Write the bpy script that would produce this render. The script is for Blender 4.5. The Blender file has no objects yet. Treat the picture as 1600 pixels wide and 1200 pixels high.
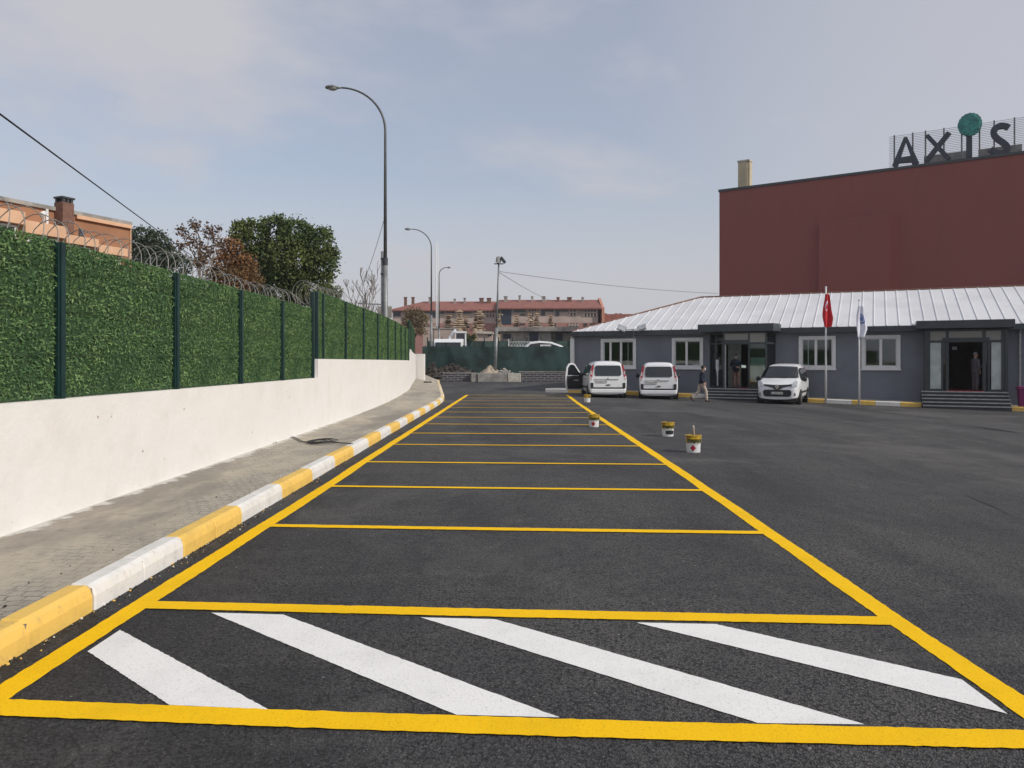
import bpy, bmesh, math, random
import numpy as np
from mathutils import Vector, Matrix
R = math.radians; PI = math.pi
random.seed(7); rng = np.random.default_rng(7)
sc = bpy.context.scene; COL = sc.collection

# ------------------------------------------------------------ camera
FPX, HOR, H = 1190.0, 565.0, 1.70
cam = bpy.data.cameras.new('camera'); co = bpy.data.objects.new('camera', cam); COL.objects.link(co)
cam.sensor_width = 36; cam.lens = FPX / 1600 * 36; cam.clip_start = .05; cam.clip_end = 3000
co.location = (0, 0, H); co.rotation_euler = (R(90), 0, 0)
cam.shift_y = -(600 - HOR) / 1600.0
sc.camera = co

# ------------------------------------------------------------ sun and sky
SUN_DIR = Vector((.80, -.40, .60)).normalized()
sun = bpy.data.lights.new('sun', 'SUN'); sun.energy = 2.5; sun.angle = R(2.5); sun.color = (1, .95, .88)
so = bpy.data.objects.new('sun', sun); COL.objects.link(so)
so.rotation_euler = SUN_DIR.to_track_quat('Z', 'Y').to_euler(); so.location = (40, -20, 60)
w = bpy.data.worlds.new('World'); sc.world = w; w.use_nodes = True
nt = w.node_tree; nt.nodes.clear(); N = nt.nodes.new; L = nt.links.new
def wmath(op, a, b=None, clamp=False):
    n = N('ShaderNodeMath'); n.operation = op; n.use_clamp = clamp
    for i, v in enumerate((a, b)):
        if v is None: continue
        if isinstance(v, (int, float)): n.inputs[i].default_value = v
        else: L(v, n.inputs[i])
    return n.outputs[0]
wo = N('ShaderNodeOutputWorld')
sky = N('ShaderNodeTexSky'); sky.sky_type = 'NISHITA'; sky.sun_disc = False
sky.sun_elevation = math.asin(SUN_DIR.z); sky.sun_rotation = math.atan2(SUN_DIR.x, SUN_DIR.y)
sky.air_density = 1.0; sky.dust_density = 2.0; sky.ozone_density = 1.2
b1 = N('ShaderNodeBackground'); b1.inputs[1].default_value = .13; L(sky.outputs[0], b1.inputs[0])
tc = N('ShaderNodeTexCoord'); sep = N('ShaderNodeSeparateXYZ'); L(tc.outputs['Generated'], sep.inputs[0])
# project the direction on a flat cloud deck
zz = wmath('ADD', wmath('MAXIMUM', sep.outputs[2], 0.0), .16)
cx = wmath('DIVIDE', sep.outputs[0], zz); cy = wmath('DIVIDE', sep.outputs[1], zz)
cb = N('ShaderNodeCombineXYZ'); L(cx, cb.inputs[0]); L(cy, cb.inputs[1]); cb.inputs[2].default_value = 3.3
no = N('ShaderNodeTexNoise'); no.inputs['Scale'].default_value = .62; no.inputs['Detail'].default_value = 7
no.inputs['Roughness'].default_value = .60; no.inputs['Distortion'].default_value = .25; L(cb.outputs[0], no.inputs['Vector'])
mr = N('ShaderNodeMapRange'); mr.interpolation_type = 'SMOOTHSTEP'
mr.inputs['From Min'].default_value = .44; mr.inputs['From Max'].default_value = .66
mr.inputs['To Min'].default_value = .44; mr.inputs['To Max'].default_value = .97; L(no.outputs[0], mr.inputs['Value'])
hz = N('ShaderNodeMapRange'); hz.interpolation_type = 'SMOOTHSTEP'      # haze towards the horizon
hz.inputs['From Min'].default_value = .02; hz.inputs['From Max'].default_value = .42
hz.inputs['To Min'].default_value = .97; hz.inputs['To Max'].default_value = 0.0; L(sep.outputs[2], hz.inputs['Value'])
veil = N('ShaderNodeMapRange'); veil.interpolation_type = 'SMOOTHSTEP'   # thin high veil, thicker to the right
veil.inputs['From Min'].default_value = -.35; veil.inputs['From Max'].default_value = .55
veil.inputs['To Min'].default_value = 0; veil.inputs['To Max'].default_value = .80; L(sep.outputs[0], veil.inputs['Value'])
fac = wmath('MAXIMUM', wmath('MAXIMUM', mr.outputs[0], veil.outputs[0]), hz.outputs[0], True)
b2 = N('ShaderNodeBackground'); b2.inputs[0].default_value = (.51, .505, .54, 1); b2.inputs[1].default_value = 1
ms = N('ShaderNodeMixShader'); L(fac, ms.inputs[0]); L(b1.outputs[0], ms.inputs[1]); L(b2.outputs[0], ms.inputs[2])
L(ms.outputs[0], wo.inputs[0])
sc.view_settings.view_transform = 'Standard'; sc.view_settings.look = 'None'
sc.view_settings.gamma = 1; sc.view_settings.exposure = 0.16; sc.view_settings.use_curve_mapping = False

# ------------------------------------------------------------ materials
class Mat:
    def __init__(s, name, col, rough=.8, metal=0, spec=None):
        s.m = bpy.data.materials.new(name); s.m.use_nodes = True; s.t = s.m.node_tree
        s.b = s.t.nodes['Principled BSDF']; s.b.inputs['Roughness'].default_value = rough
        s.b.inputs['Metallic'].default_value = metal; s.b.inputs['Base Color'].default_value = (*col, 1)
        if spec is not None: s.b.inputs['Specular IOR Level'].default_value = spec
        s.c = None; s.col = col; s.h = None
        s.tc = s.t.nodes.new('ShaderNodeTexCoord').outputs['Object']
    def n(s, typ, **kw):
        n = s.t.nodes.new(typ)
        for k, v in kw.items(): n.inputs[k].default_value = v
        return n
    def noise(s, scale, detail=3, rough=.5, stretch=None, dist=0, vec=None):
        n = s.n('ShaderNodeTexNoise', Scale=scale, Detail=detail, Roughness=rough, Distortion=dist)
        v = vec or s.tc
        if stretch:
            mp = s.n('ShaderNodeMapping'); mp.inputs['Scale'].default_value = stretch; s.t.links.new(v, mp.inputs[0]); v = mp.outputs[0]
        s.t.links.new(v, n.inputs['Vector']); return n.outputs[0]
    def voro(s, scale, feature='F1', stretch=None):
        n = s.t.nodes.new('ShaderNodeTexVoronoi'); n.feature = feature; n.inputs['Scale'].default_value = scale
        v = s.tc
        if stretch:
            mp = s.n('ShaderNodeMapping'); mp.inputs['Scale'].default_value = stretch; s.t.links.new(v, mp.inputs[0]); v = mp.outputs[0]
        s.t.links.new(v, n.inputs['Vector']); return n
    def rng(s, v, a, b, c=0, d=1):
        n = s.n('ShaderNodeMapRange'); s.t.links.new(v, n.inputs['Value'])
        for k, x in zip(('From Min', 'From Max', 'To Min', 'To Max'), (a, b, c, d)): n.inputs[k].default_value = x
        return n.outputs[0]
    def math(s, op, a, b):
        n = s.t.nodes.new('ShaderNodeMath'); n.operation = op
        for i, v in enumerate((a, b)):
            if isinstance(v, (int, float)): n.inputs[i].default_value = v
            else: s.t.links.new(v, n.inputs[i])
        return n.outputs[0]
    def mix(s, fac, col, mode='MIX'):
        n = s.t.nodes.new('ShaderNodeMix'); n.data_type = 'RGBA'; n.blend_type = mode
        if isinstance(fac, (int, float)): n.inputs[0].default_value = fac
        else: s.t.links.new(fac, n.inputs[0])
        if s.c is None: n.inputs[6].default_value = (*s.col, 1)
        else: s.t.links.new(s.c, n.inputs[6])
        if isinstance(col, tuple): n.inputs[7].default_value = (*col, 1)
        else: s.t.links.new(col, n.inputs[7])
        s.c = n.outputs[2]; s.t.links.new(s.c, s.b.inputs['Base Color']); return s
    def bump(s, v, strength=.3, dist=.01):
        n = s.n('ShaderNodeBump', Strength=strength, Distance=dist); s.t.links.new(v, n.inputs['Height'])
        if s.h is not None: s.t.links.new(s.h, n.inputs['Normal'])
        s.h = n.outputs[0]; s.t.links.new(s.h, s.b.inputs['Normal']); return s
    def island(s, a, b):   # random shade per leaf
        g = s.t.nodes.new('ShaderNodeNewGeometry'); s.mix(s.rng(g.outputs['Random Per Island'], a, b), s.alt); return s

def M_plain(name, col, rough=.6, metal=0, var=.12, scale=6, spec=None):
    m = Mat(name, col, rough, metal, spec)
    m.mix(m.rng(m.noise(scale, 5, .6), .42, .60), tuple(max(0, c * (1 - var * 2)) for c in col)); return m.m
def M_asphalt():
    m = Mat('asphalt', (.070, .067, .069), .76)
    sx = m.t.nodes.new('ShaderNodeSeparateXYZ'); m.t.links.new(m.tc, sx.inputs[0])
    edge = m.math('ADD', sx.outputs[0], m.rng(m.noise(.35, 3), .3, .7, -2.2, 2.2))
    m.mix(m.rng(edge, 2.5, 7.5, 0, .85), (.125, .120, .114))                                    # older, drier surface beyond the bays
    m.mix(m.rng(m.noise(.16, 5, .6), .46, .56, 0, .7), (.135, .130, .121))                     # broad dusty areas
    m.mix(m.rng(m.noise(.6, 5, .65, (1, .16, 1), .6), .48, .60, 0, .65), (.042, .044, .047))    # roller streaks
    m.mix(m.rng(m.noise(1.3, 6, .7, (.35, 1.2, 1), .4), .50, .62, 0, .55), (.125, .119, .112))  # tyre scuffs
    m.mix(m.rng(m.noise(5, 5, .75), .5, .72, 0, .45), (.046, .044, .046))
    v = m.voro(95); m.mix(m.rng(v.outputs['Color'], .68, 1.0, 0, .8), (.21, .205, .195))
    v2 = m.voro(58); m.mix(m.rng(v2.outputs['Distance'], .40, .75, 0, .9), (.012, .011, .012))
    v3 = m.voro(5); m.mix(m.rng(v3.outputs['Distance'], .05, .035, 0, .9), (.36, .35, .33))      # pale stone chips
    m.mix(m.rng(m.noise(.33, 6, .65, (1, .22, 1), .8), .47, .58, 0, .9), (.66, .65, .67), 'MULTIPLY')    # tar-rich lanes left by the paver
    m.mix(m.rng(m.noise(.21, 6, .7, (.8, 1, 1), .5), .52, .62, 0, .42), (.17, .163, .152))              # dust drifts
    m.mix(m.rng(m.noise(2.4, 6, .8, (1, .4, 1)), .56, .68, 0, .35), (.17, .163, .152))
    m.bump(v.outputs['Distance'], .9, .018); m.bump(m.noise(26, 5, .75), .8, .018); m.bump(m.noise(1.2, 3), .35, .03)
    return m.m
def M_paint(name, col, wear=.35, dark=(.10, .09, .08)):
    m = Mat(name, col, .9, spec=.2)
    m.mix(m.rng(m.noise(2.2, 6, .65), .45, .66, 0, .5), tuple(c * .82 for c in col))
    n = m.noise(55, 5, .75); m.mix(m.rng(n, .64, .72, 0, wear), dark)
    v = m.voro(75); m.mix(m.rng(v.outputs['Distance'], .62, .85, 0, .30), tuple(c*.5 for c in col))
    m.bump(v.outputs['Distance'], .16, .006); m.bump(m.noise(26, 5, .75), .16, .01); return m.m
def M_kerb(name, col):
    m = Mat(name, col, .7)
    m.mix(m.rng(m.noise(3.5, 6, .7), .45, .64, 0, .6), tuple(c * .78 for c in col))
    m.mix(m.rng(m.noise(14, 6, .78), .58, .70, 0, .6), (.33, .29, .22))
    m.bump(m.noise(30, 5, .7), .4, .008); return m.m
def M_wallpaint():
    m = Mat('wall_paint', (.785, .765, .73), .85)
    m.mix(m.rng(m.noise(.5, 5, .6), .44, .60, 0, .7), (.765, .73, .685))
    m.mix(m.rng(m.noise(2.6, 6, .7, (.6, .6, .7)), .50, .68, 0, .35), (.65, .61, .555))
    v = m.voro(2.6); m.mix(m.rng(v.outputs['Distance'], .055, .03, 0, .9), (.34, .25, .20))       # chips
    v = m.voro(7); m.mix(m.rng(v.outputs['Distance'], .06, .03, 0, .5), (.42, .36, .30))
    m.bump(m.noise(18, 6, .75), .55, .012); m.bump(m.noise(1.1, 4), .6, .06); return m.m
def M_pavers():
    m = Mat('pavement', (.31, .285, .235), .9)
    br = m.n('ShaderNodeTexBrick', Scale=5.0); br.inputs['Mortar Size'].default_value = .03; br.inputs['Row Height'].default_value = .5
    wv = m.n('ShaderNodeMapping'); m.t.links.new(m.tc, wv.inputs[0]); 
    ns = m.n('ShaderNodeTexNoise', Scale=6.0, Detail=2); m.t.links.new(m.tc, ns.inputs['Vector'])
    va = m.t.nodes.new('ShaderNodeVectorMath'); va.operation = 'MULTIPLY_ADD'; va.inputs[1].default_value = (.10, .10, 0)
    m.t.links.new(ns.outputs['Color'], va.inputs[0]); m.t.links.new(wv.outputs[0], va.inputs[2]); m.t.links.new(va.outputs[0], br.inputs['Vector'])
    br.inputs['Color1'].default_value = (.42, .385, .32, 1); br.inputs['Color2'].default_value = (.33, .305, .26, 1); br.inputs['Mortar'].default_value = (.09, .08, .065, 1)
    m.mix(.8, br.outputs[0])
    m.mix(m.rng(m.noise(1.1, 6, .7, (1, .4, 1)), .42, .58, .15, .9), (.47, .415, .325))          # cement dust
    m.mix(m.rng(m.noise(.5, 5, .65, (1, .35, 1)), .50, .60, 0, .75), (.23, .205, .175))            # damp stains
    m.mix(m.rng(m.noise(7, 6, .75), .54, .70, 0, .65), (.19, .17, .14))
    sx = m.t.nodes.new('ShaderNodeSeparateXYZ'); m.t.links.new(m.tc, sx.inputs[0])
    dr = m.math('SUBTRACT', m.rng(m.noise(3.5, 5, .7), .3, .7, -.16, .10), m.math('ADD', sx.outputs[0], 4.26))   # paint drips at the wall foot
    m.mix(m.math('MULTIPLY', m.rng(dr, -.03, .03, 0, .85), m.rng(sx.outputs[1], 19, 22, 1, 0)), (.62, .60, .55))
    m.bump(br.outputs['Fac'], -.6, .012); m.bump(m.noise(20, 6, .75), .6, .02); return m.m
def M_leaf(name, a, b, c=None, k=.5):
    m = Mat(name, a, .75); m.alt = b; m.b.inputs['Specular IOR Level'].default_value = .25; m.island(0, 1)
    if c: m.mix(m.rng(m.noise(k, 3), .46, .64, 0, .8), c)
    return m.m
def M_panelling(name, col, period, axis=0, rough=.6):
    m = Mat(name, col, rough)
    m.mix(m.rng(m.noise(.25, 5, .6, (1, 1, .5)), .4, .7, 0, .6), tuple(c * .84 for c in col))
    wv = m.t.nodes.new('ShaderNodeTexWave'); wv.inputs['Scale'].default_value = 1 / period * .314 * 1.0; wv.bands_direction = 'XYZ'[axis]
    m.t.links.new(m.tc, wv.inputs[0]); m.bump(wv.outputs[1], .08, .03); m.mix(m.rng(wv.outputs[1], .0, .10, .04, 0), tuple(c*.6 for c in col)); m.mix(m.rng(m.noise(.9, 6, .7, (1.5, 1.5, .12)), .5, .64, 0, .4), tuple(c*.8 for c in col))
    m.mix(m.rng(m.noise(3, 5, .7), .5, .8, 0, .3), tuple(c * 1.15 for c in col)); return m.m
def M_tiles():
    m = Mat('roof_tiles', (.30, .115, .085), .85)
    m.mix(m.rng(m.noise(.8, 5), .4, .7), (.23, .09, .075)); m.mix(m.rng(m.noise(6, 3, .6, (1, .2, .2)), .45, .7, 0, .5), (.17, .075, .065)); return m.m
def M_glass(name='window_glass', col=(.012, .016, .018), rough=.04, spec=.6):
    m = Mat(name, col, rough); m.b.inputs['Specular IOR Level'].default_value = spec
    m.bump(m.noise(1.3, 2), .04, .05); return m.m
def M_clear(name='clear_glass', tint=(.75, .85, .82), mixf=.75):
    m = bpy.data.materials.new(name); m.use_nodes = True; t = m.node_tree; t.nodes.clear()
    o = t.nodes.new('ShaderNodeOutputMaterial'); tr = t.nodes.new('ShaderNodeBsdfTransparent'); gl = t.nodes.new('ShaderNodeBsdfGlossy')
    tr.inputs[0].default_value = (*tint, 1); gl.inputs['Roughness'].default_value = .03
    fr = t.nodes.new('ShaderNodeFresnel'); fr.inputs[0].default_value = 1.5
    ad = t.nodes.new('ShaderNodeMath'); ad.operation = 'ADD'; ad.inputs[1].default_value = 1 - mixf; t.links.new(fr.outputs[0], ad.inputs[0])
    mx = t.nodes.new('ShaderNodeMixShader'); t.links.new(ad.outputs[0], mx.inputs[0]); t.links.new(tr.outputs[0], mx.inputs[1]); t.links.new(gl.outputs[0], mx.inputs[2])
    t.links.new(mx.outputs[0], o.inputs[0]); return m
def M_blocks():
    m = Mat('dark_stone_blocks', (.035, .034, .042), .8)
    br = m.n('ShaderNodeTexBrick', Scale=1.0); br.inputs['Mortar Size'].default_value = .03
    br.inputs['Brick Width'].default_value = .55; br.inputs['Row Height'].default_value = .16
    sp = m.t.nodes.new('ShaderNodeSeparateXYZ'); cbn = m.t.nodes.new('ShaderNodeCombineXYZ'); m.t.links.new(m.tc, sp.inputs[0])
    m.t.links.new(sp.outputs[0], cbn.inputs[0]); m.t.links.new(sp.outputs[2], cbn.inputs[1]); m.t.links.new(cbn.outputs[0], br.inputs['Vector'])
    br.inputs['Color1'].default_value = (.03, .03, .038, 1); br.inputs['Color2'].default_value = (.055, .05, .055, 1); br.inputs['Mortar'].default_value = (.22, .21, .22, 1)
    m.mix(1.0, br.outputs[0]); m.mix(m.rng(m.noise(4, 5), .5, .7, 0, .5), (.06, .055, .055)); return m.m

MT = dict(

 asphalt=M_asphalt(), yline=M_paint('yellow_road_paint', (.95, .56, .006), .5, (.25, .16, .03)), wline=M_paint('white_road_paint', (.84, .83, .80), .2, (.3, .29, .28)),
 ykerb=M_kerb('kerb_yellow', (.82, .53, .12)), wkerb=M_kerb('kerb_white', (.76, .74, .70)), wall=M_wallpaint(), pav=M_pavers(),
 joint=M_plain('joint_mortar', (.2, .18, .15), .9),
 earth=M_plain('dry_earth', (.17, .145, .11), .95, var=.25, scale=.6), mud=M_plain('mud', (.07, .06, .05), .95, var=.3, scale=3),
 sand=M_plain('sand', (.42, .35, .26), .95, var=.12, scale=5), concrete=M_plain('concrete', (.36, .34, .31), .9, var=.18, scale=1.5),
 pale_concrete=M_plain('pale_concrete', (.55, .52, .45), .9, var=.12, scale=4), blocks=M_blocks(),
 post=M_plain('green_post_paint', (.008, .035, .032), .4, var=.15), fence_back=M_plain('hedge_backing', (.03, .07, .025), .9),
 hedge=M_leaf('hedge_blades', (.055, .135, .04), (.23, .34, .135), (.07, .15, .06), 1.6), mesh=M_plain('green_mesh_cloth', (.020, .055, .050), .7, var=.3, scale=.7),
 farmesh=M_plain('far_mesh_cloth', (.045, .085, .07), .8, var=.3, scale=.9),
 wire=M_plain('galvanised_wire', (.30, .29, .26), .6, .2), steel=M_plain('galvanised_steel', (.27, .28, .28), .5, .4, var=.15, scale=3),
 polegrey=M_plain('pole_grey', (.13, .135, .14), .55, .2), darksteel=M_plain('dark_steel', (.06, .065, .07), .5, .3), black=M_plain('black_rubber', (.018, .018, .019), .75), cable=M_plain('cable_black', (.03, .03, .032), .7),
 facade=M_plain('facade_grey_paint', (.176, .192, .220), .8, var=.07, scale=.7), fascia=M_plain('fascia_anthracite', (.050, .060, .068), .5, var=.08, scale=1),
 alu=M_plain('anthracite_frame', (.045, .056, .058), .4, .1, var=.08), white_trim=M_plain('white_trim', (.74, .74, .73), .5, var=.05),
 roofw=M_plain('white_roof_sheet', (.70, .70, .71), .45, var=.05, scale=.6), pane=M_glass(), clear=M_clear(mixf=.95),
 frosted=M_plain('frosted_glass', (.50, .56, .53), .25, var=.1, scale=2), beige_reflection=M_glass('transom_glass', (.24, .23, .20), .12, .6),  # transom glass: the beige reflection is put into its base colour
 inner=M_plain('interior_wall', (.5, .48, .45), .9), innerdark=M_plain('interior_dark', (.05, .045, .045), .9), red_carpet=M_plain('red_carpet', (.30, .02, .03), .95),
 step=M_plain('dark_granite', (.045, .047, .055), .5, var=.2, scale=20), nosing=M_plain('step_nosing', (.42, .42, .42), .5),
 maroon=M_panelling('maroon_cladding', (.245, .060, .048), 1.0), signblue=M_plain('sign_navy', (.035, .042, .062), .5, var=.1, scale=.8), teal=M_plain('sign_teal', (.035, .27, .235), .5, var=.2, scale=2),
 cream=M_plain('cream_chimney', (.50, .43, .29), .85, var=.08, scale=.6), orange=M_plain('orange_render', (.36, .175, .095), .9, var=.08, scale=.8), peach=M_plain('peach_render', (.70, .43, .27), .9, var=.06, scale=.8),
 brown=M_plain('brown_chimney', (.20, .105, .075), .9), tiles=M_tiles(), pinkwall=M_plain('pink_render', (.50, .40, .35), .9, var=.1, scale=.3),
 redwall=M_plain('red_render', (.40, .20, .17), .9), orangegable=M_plain('orange_gable', (.60, .27, .18), .9), darkwin=M_glass('far_window', (.05, .05, .06), .2, .4), bluewin=M_plain('dark_blue_sheet', (.02, .035, .06), .5),
 timber=M_plain('timber', (.60, .46, .32), .9, var=.25, scale=3), timber2=M_plain('timber_dark', (.22, .14, .09), .9, var=.25, scale=3),
 carwhite=M_plain('car_white', (.76, .77, .78), .22, var=.02), carglass=M_glass('car_glass', (.015, .02, .022), .03, .8), plastic=M_plain('car_plastic', (.025, .025, .028), .6),
 redlens=M_plain('red_lens', (.42, .02, .03), .2), pinklens=M_plain('clear_lens', (.62, .50, .50), .2), chrome=M_plain('chrome', (.75, .75, .76), .15, .9), plate=M_plain('number_plate', (.72, .72, .70), .4), lens=M_plain('headlight_lens', (.60, .62, .64), .12, .3),
 rim=M_plain('wheel_rim', (.32, .33, .34), .35, .6), door_card=M_plain('door_card', (.035, .035, .038), .8),
 skin=M_plain('skin', (.42, .25, .18), .6, var=.05), hair=M_plain('hair_dark', (.02, .017, .015), .7), greyhair=M_plain('hair_grey', (.18, .17, .16), .8), navy=M_plain('navy_cloth', (.012, .016, .036), .85), khaki=M_plain('khaki_cloth', (.50, .42, .35), .9),
 suit=M_plain('dark_suit', (.085, .075, .085), .85), whitecloth=M_plain('white_cloth', (.7, .72, .7), .85), mask=M_plain('face_mask', (.55, .62, .66), .8), shoe=M_plain('shoe_leather', (.06, .035, .028), .5), redtr=M_plain('brown_cloth', (.20, .10, .085), .9), blackcloth=M_plain('black_cloth', (.01, .01, .012), .9),
 bucket=M_plain('white_plastic', (.72, .72, .72), .35, var=.04), bpaint=M_plain('wet_yellow_paint', (.62, .40, .04), .3, var=.3, scale=12), bolive=M_plain('olive_label', (.10, .10, .02), .5, var=.3, scale=20), redlab=M_plain('red_label', (.42, .02, .03), .5), blacklab=M_plain('black_label', (.02, .022, .025), .5),
 flagred=M_plain('flag_red', (.55, .02, .03), .8, var=.05), flagwhite=M_plain('flag_white', (.70, .71, .80), .8, var=.05), flagblue=M_plain('flag_blue', (.16, .22, .48), .8), polewhite=M_plain('white_pole', (.72, .72, .72), .5, var=.04),
 magenta=M_plain('magenta_plastic', (.22, .015, .11), .5, var=.1), bark=M_plain('bark', (.10, .08, .06), .95, var=.25, scale=8), twig=M_plain('twig', (.22, .19, .16), .95),
 dtree=M_leaf('dark_green_leaves', (.032, .062, .018), (.10, .14, .045), (.13, .15, .04), .55), rust=M_leaf('rust_leaves', (.18, .08, .035), (.27, .14, .06), (.12, .09, .04)), wine=M_leaf('wine_leaves', (.15, .075, .05), (.13, .10, .06)),
 olive=M_leaf('olive_leaves', (.035, .055, .03), (.06, .08, .045)), brownleaf=M_leaf('brown_leaves', (.20, .13, .08), (.17, .15, .07)), bush=M_leaf('bush_leaves', (.05, .07, .02), (.09, .10, .03)),
)

# ------------------------------------------------------------ mesh helpers
class MB:
    def __init__(s): s.v = []; s.f = []; s.mi = []; s.mat = 0
    def add(s, vs, fs, M=None):
        o = len(s.v)
        s.v += [tuple(M @ Vector(p)) if M else tuple(p) for p in vs]
        s.f += [tuple(i + o for i in f) for f in fs]; s.mi += [s.mat] * len(fs); return s
    def box(s, x0, x1, y0, y1, z0, z1, M=None):
        x0, x1 = min(x0, x1), max(x0, x1); y0, y1 = min(y0, y1), max(y0, y1); z0, z1 = min(z0, z1), max(z0, z1)
        v = [(x0,y0,z0),(x1,y0,z0),(x1,y1,z0),(x0,y1,z0),(x0,y0,z1),(x1,y0,z1),(x1,y1,z1),(x0,y1,z1)]
        return s.add(v, [(3,2,1,0),(4,5,6,7),(0,1,5,4),(1,2,6,5),(2,3,7,6),(3,0,4,7)], M)
    def prism(s, poly, z0, z1, M=None):      # poly in xy (ccw), extruded in z
        n = len(poly); v = [(x, y, z0) for x, y in poly] + [(x, y, z1) for x, y in poly]
        return s.add(v, [tuple(range(n))[::-1], tuple(range(n, 2*n))] + [(i, (i+1) % n, (i+1) % n + n, i + n) for i in range(n)], M)
    def slab(s, poly, y0, y1, M=None):       # poly in xz, extruded in y
        n = len(poly); v = [(x, y0, z) for x, z in poly] + [(x, y1, z) for x, z in poly]
        return s.add(v, [tuple(range(n)), tuple(range(n, 2*n))[::-1]] + [(i + n, (i+1) % n + n, (i+1) % n, i) for i in range(n)], M)
    def tube(s, pts, r, seg=8, cap=True, sq=1.0, up=None):
        pts = [Vector(p) for p in pts]; n = len(pts); rs = r if isinstance(r, (list, tuple)) else [r] * n
        vs = []; pu = None
        for i, p in enumerate(pts):
            d = (pts[min(i+1, n-1)] - pts[max(i-1, 0)]).normalized()
            if pu is None: pu = Vector(up) if up else (Vector((0,0,1)) if abs(d.z) < .9 else Vector((1,0,0)))
            a = d.cross(pu).normalized(); b = a.cross(d).normalized(); pu = b
            for k in range(seg):
                t = 2*PI*k/seg; vs.append(p + a*math.cos(t)*rs[i] + b*math.sin(t)*rs[i]*sq)
        fs = [(i*seg+k, i*seg+(k+1) % seg, (i+1)*seg+(k+1) % seg, (i+1)*seg+k) for i in range(n-1) for k in range(seg)]
        if cap: fs += [tuple(range(seg))[::-1], tuple(range((n-1)*seg, n*seg))]
        return s.add(vs, fs)
    def lathe(s, prof, seg=20, M=None, cap=True):    # prof [(r,z)]
        vs = [(r*math.cos(2*PI*k/seg), r*math.sin(2*PI*k/seg), z) for r, z in prof for k in range(seg)]
        n = len(prof); fs = [(i*seg+k, i*seg+(k+1) % seg, (i+1)*seg+(k+1) % seg, (i+1)*seg+k) for i in range(n-1) for k in range(seg)]
        if cap: fs += [tuple(range(seg))[::-1], tuple(range((n-1)*seg, n*seg))]
        return s.add(vs, fs, M)
    def ell(s, c, r, seg=14, ring=9, M=None):
        vs = []; fs = []
        for i in range(ring + 1):
            ph = PI * i / ring
            for k in range(seg):
                t = 2*PI*k/seg; vs.append((c[0]+r[0]*math.sin(ph)*math.cos(t), c[1]+r[1]*math.sin(ph)*math.sin(t), c[2]+r[2]*math.cos(ph)))
        for i in range(ring):
            for k in range(seg): fs.append((i*seg+k, (i+1)*seg+k, (i+1)*seg+(k+1) % seg, i*seg+(k+1) % seg))
        return s.add(vs, fs, M)
    def build(s, name, mats, parent=None, smooth=False, bevel=0):
        me = bpy.data.meshes.new(name); me.from_pydata(s.v, [], s.f)
        if not isinstance(mats, (list, tuple)): mats = [mats]
        for m in mats: me.materials.append(m)
        if len(mats) > 1: me.polygons.foreach_set('material_index', s.mi)
        if smooth: me.polygons.foreach_set('use_smooth', [True] * len(me.polygons))
        me.update()
        return link(name, me, parent, bevel)
def link(name, me, parent=None, bevel=0):
    o = bpy.data.objects.new(name, me); COL.objects.link(o)
    if parent is not None: o.parent = parent
    if bevel:
        b = o.modifiers.new('bevel', 'BEVEL'); b.width = bevel; b.segments = 2; b.limit_method = 'ANGLE'; b.angle_limit = R(40)
    return o
def thing(name, label, cat, loc=(0, 0, 0), rotz=0, group=None):
    o = bpy.data.objects.new(name, None); COL.objects.link(o); o.location = loc; o.rotation_euler = (0, 0, rotz); o.empty_display_size = .3
    return tag(o, label, cat, group)
def tag(o, label, cat, group=None, kind=None):
    o['label'] = label; o['category'] = cat
    if group: o['group'] = group
    if kind: o['kind'] = kind
    return o
def struct(o, label=None, cat=None):
    o['kind'] = 'structure'
    if label: o['label'] = label; o['category'] = cat
    return o
def part_label(o, label): o['label'] = label; return o
def copy_tree(root, loc, label, rotz=None, group=None):
    r = root.copy(); COL.objects.link(r); r.location = loc
    if rotz is not None: r.rotation_euler = (0, 0, rotz)
    r['label'] = label
    if group: r['group'] = group
    def rec(a, b):
        for ch in list(a.children):
            c = ch.copy(); COL.objects.link(c); c.parent = b; c.matrix_parent_inverse = ch.matrix_parent_inverse; rec(ch, c)
    rec(root, r); return r
def np_mesh(name, verts, quads, mat):
    me = bpy.data.meshes.new(name); nv = len(verts); nq = len(quads)
    me.vertices.add(nv); me.vertices.foreach_set('co', np.asarray(verts, dtype=np.float32).ravel())
    me.loops.add(nq*4); me.loops.foreach_set('vertex_index', np.asarray(quads, dtype=np.int32).ravel())
    me.polygons.add(nq); me.polygons.foreach_set('loop_start', np.arange(0, nq*4, 4, dtype=np.int32))
    try: me.polygons.foreach_set('loop_total', np.full(nq, 4, dtype=np.int32))
    except Exception: pass
    me.materials.append(mat); me.update(calc_edges=True); me.validate(); return me
def leaf_quads(c, size, aspect=.55, bias=None):
    n = len(c); d = rng.normal(size=(n, 3)); 
    if bias is not None: d = d + bias
    d /= np.linalg.norm(d, axis=1)[:, None]
    e = rng.normal(size=(n, 3)); e -= (e*d).sum(1)[:, None]*d; e /= np.linalg.norm(e, axis=1)[:, None]
    s = (size * rng.uniform(.6, 1.3, n))[:, None]; a = d*s*.5; b = e*s*.5*aspect
    v = np.stack([c-a, c+b, c+a, c-b], 1).reshape(-1, 3); q = np.arange(n*4).reshape(-1, 4); return v, q
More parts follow.
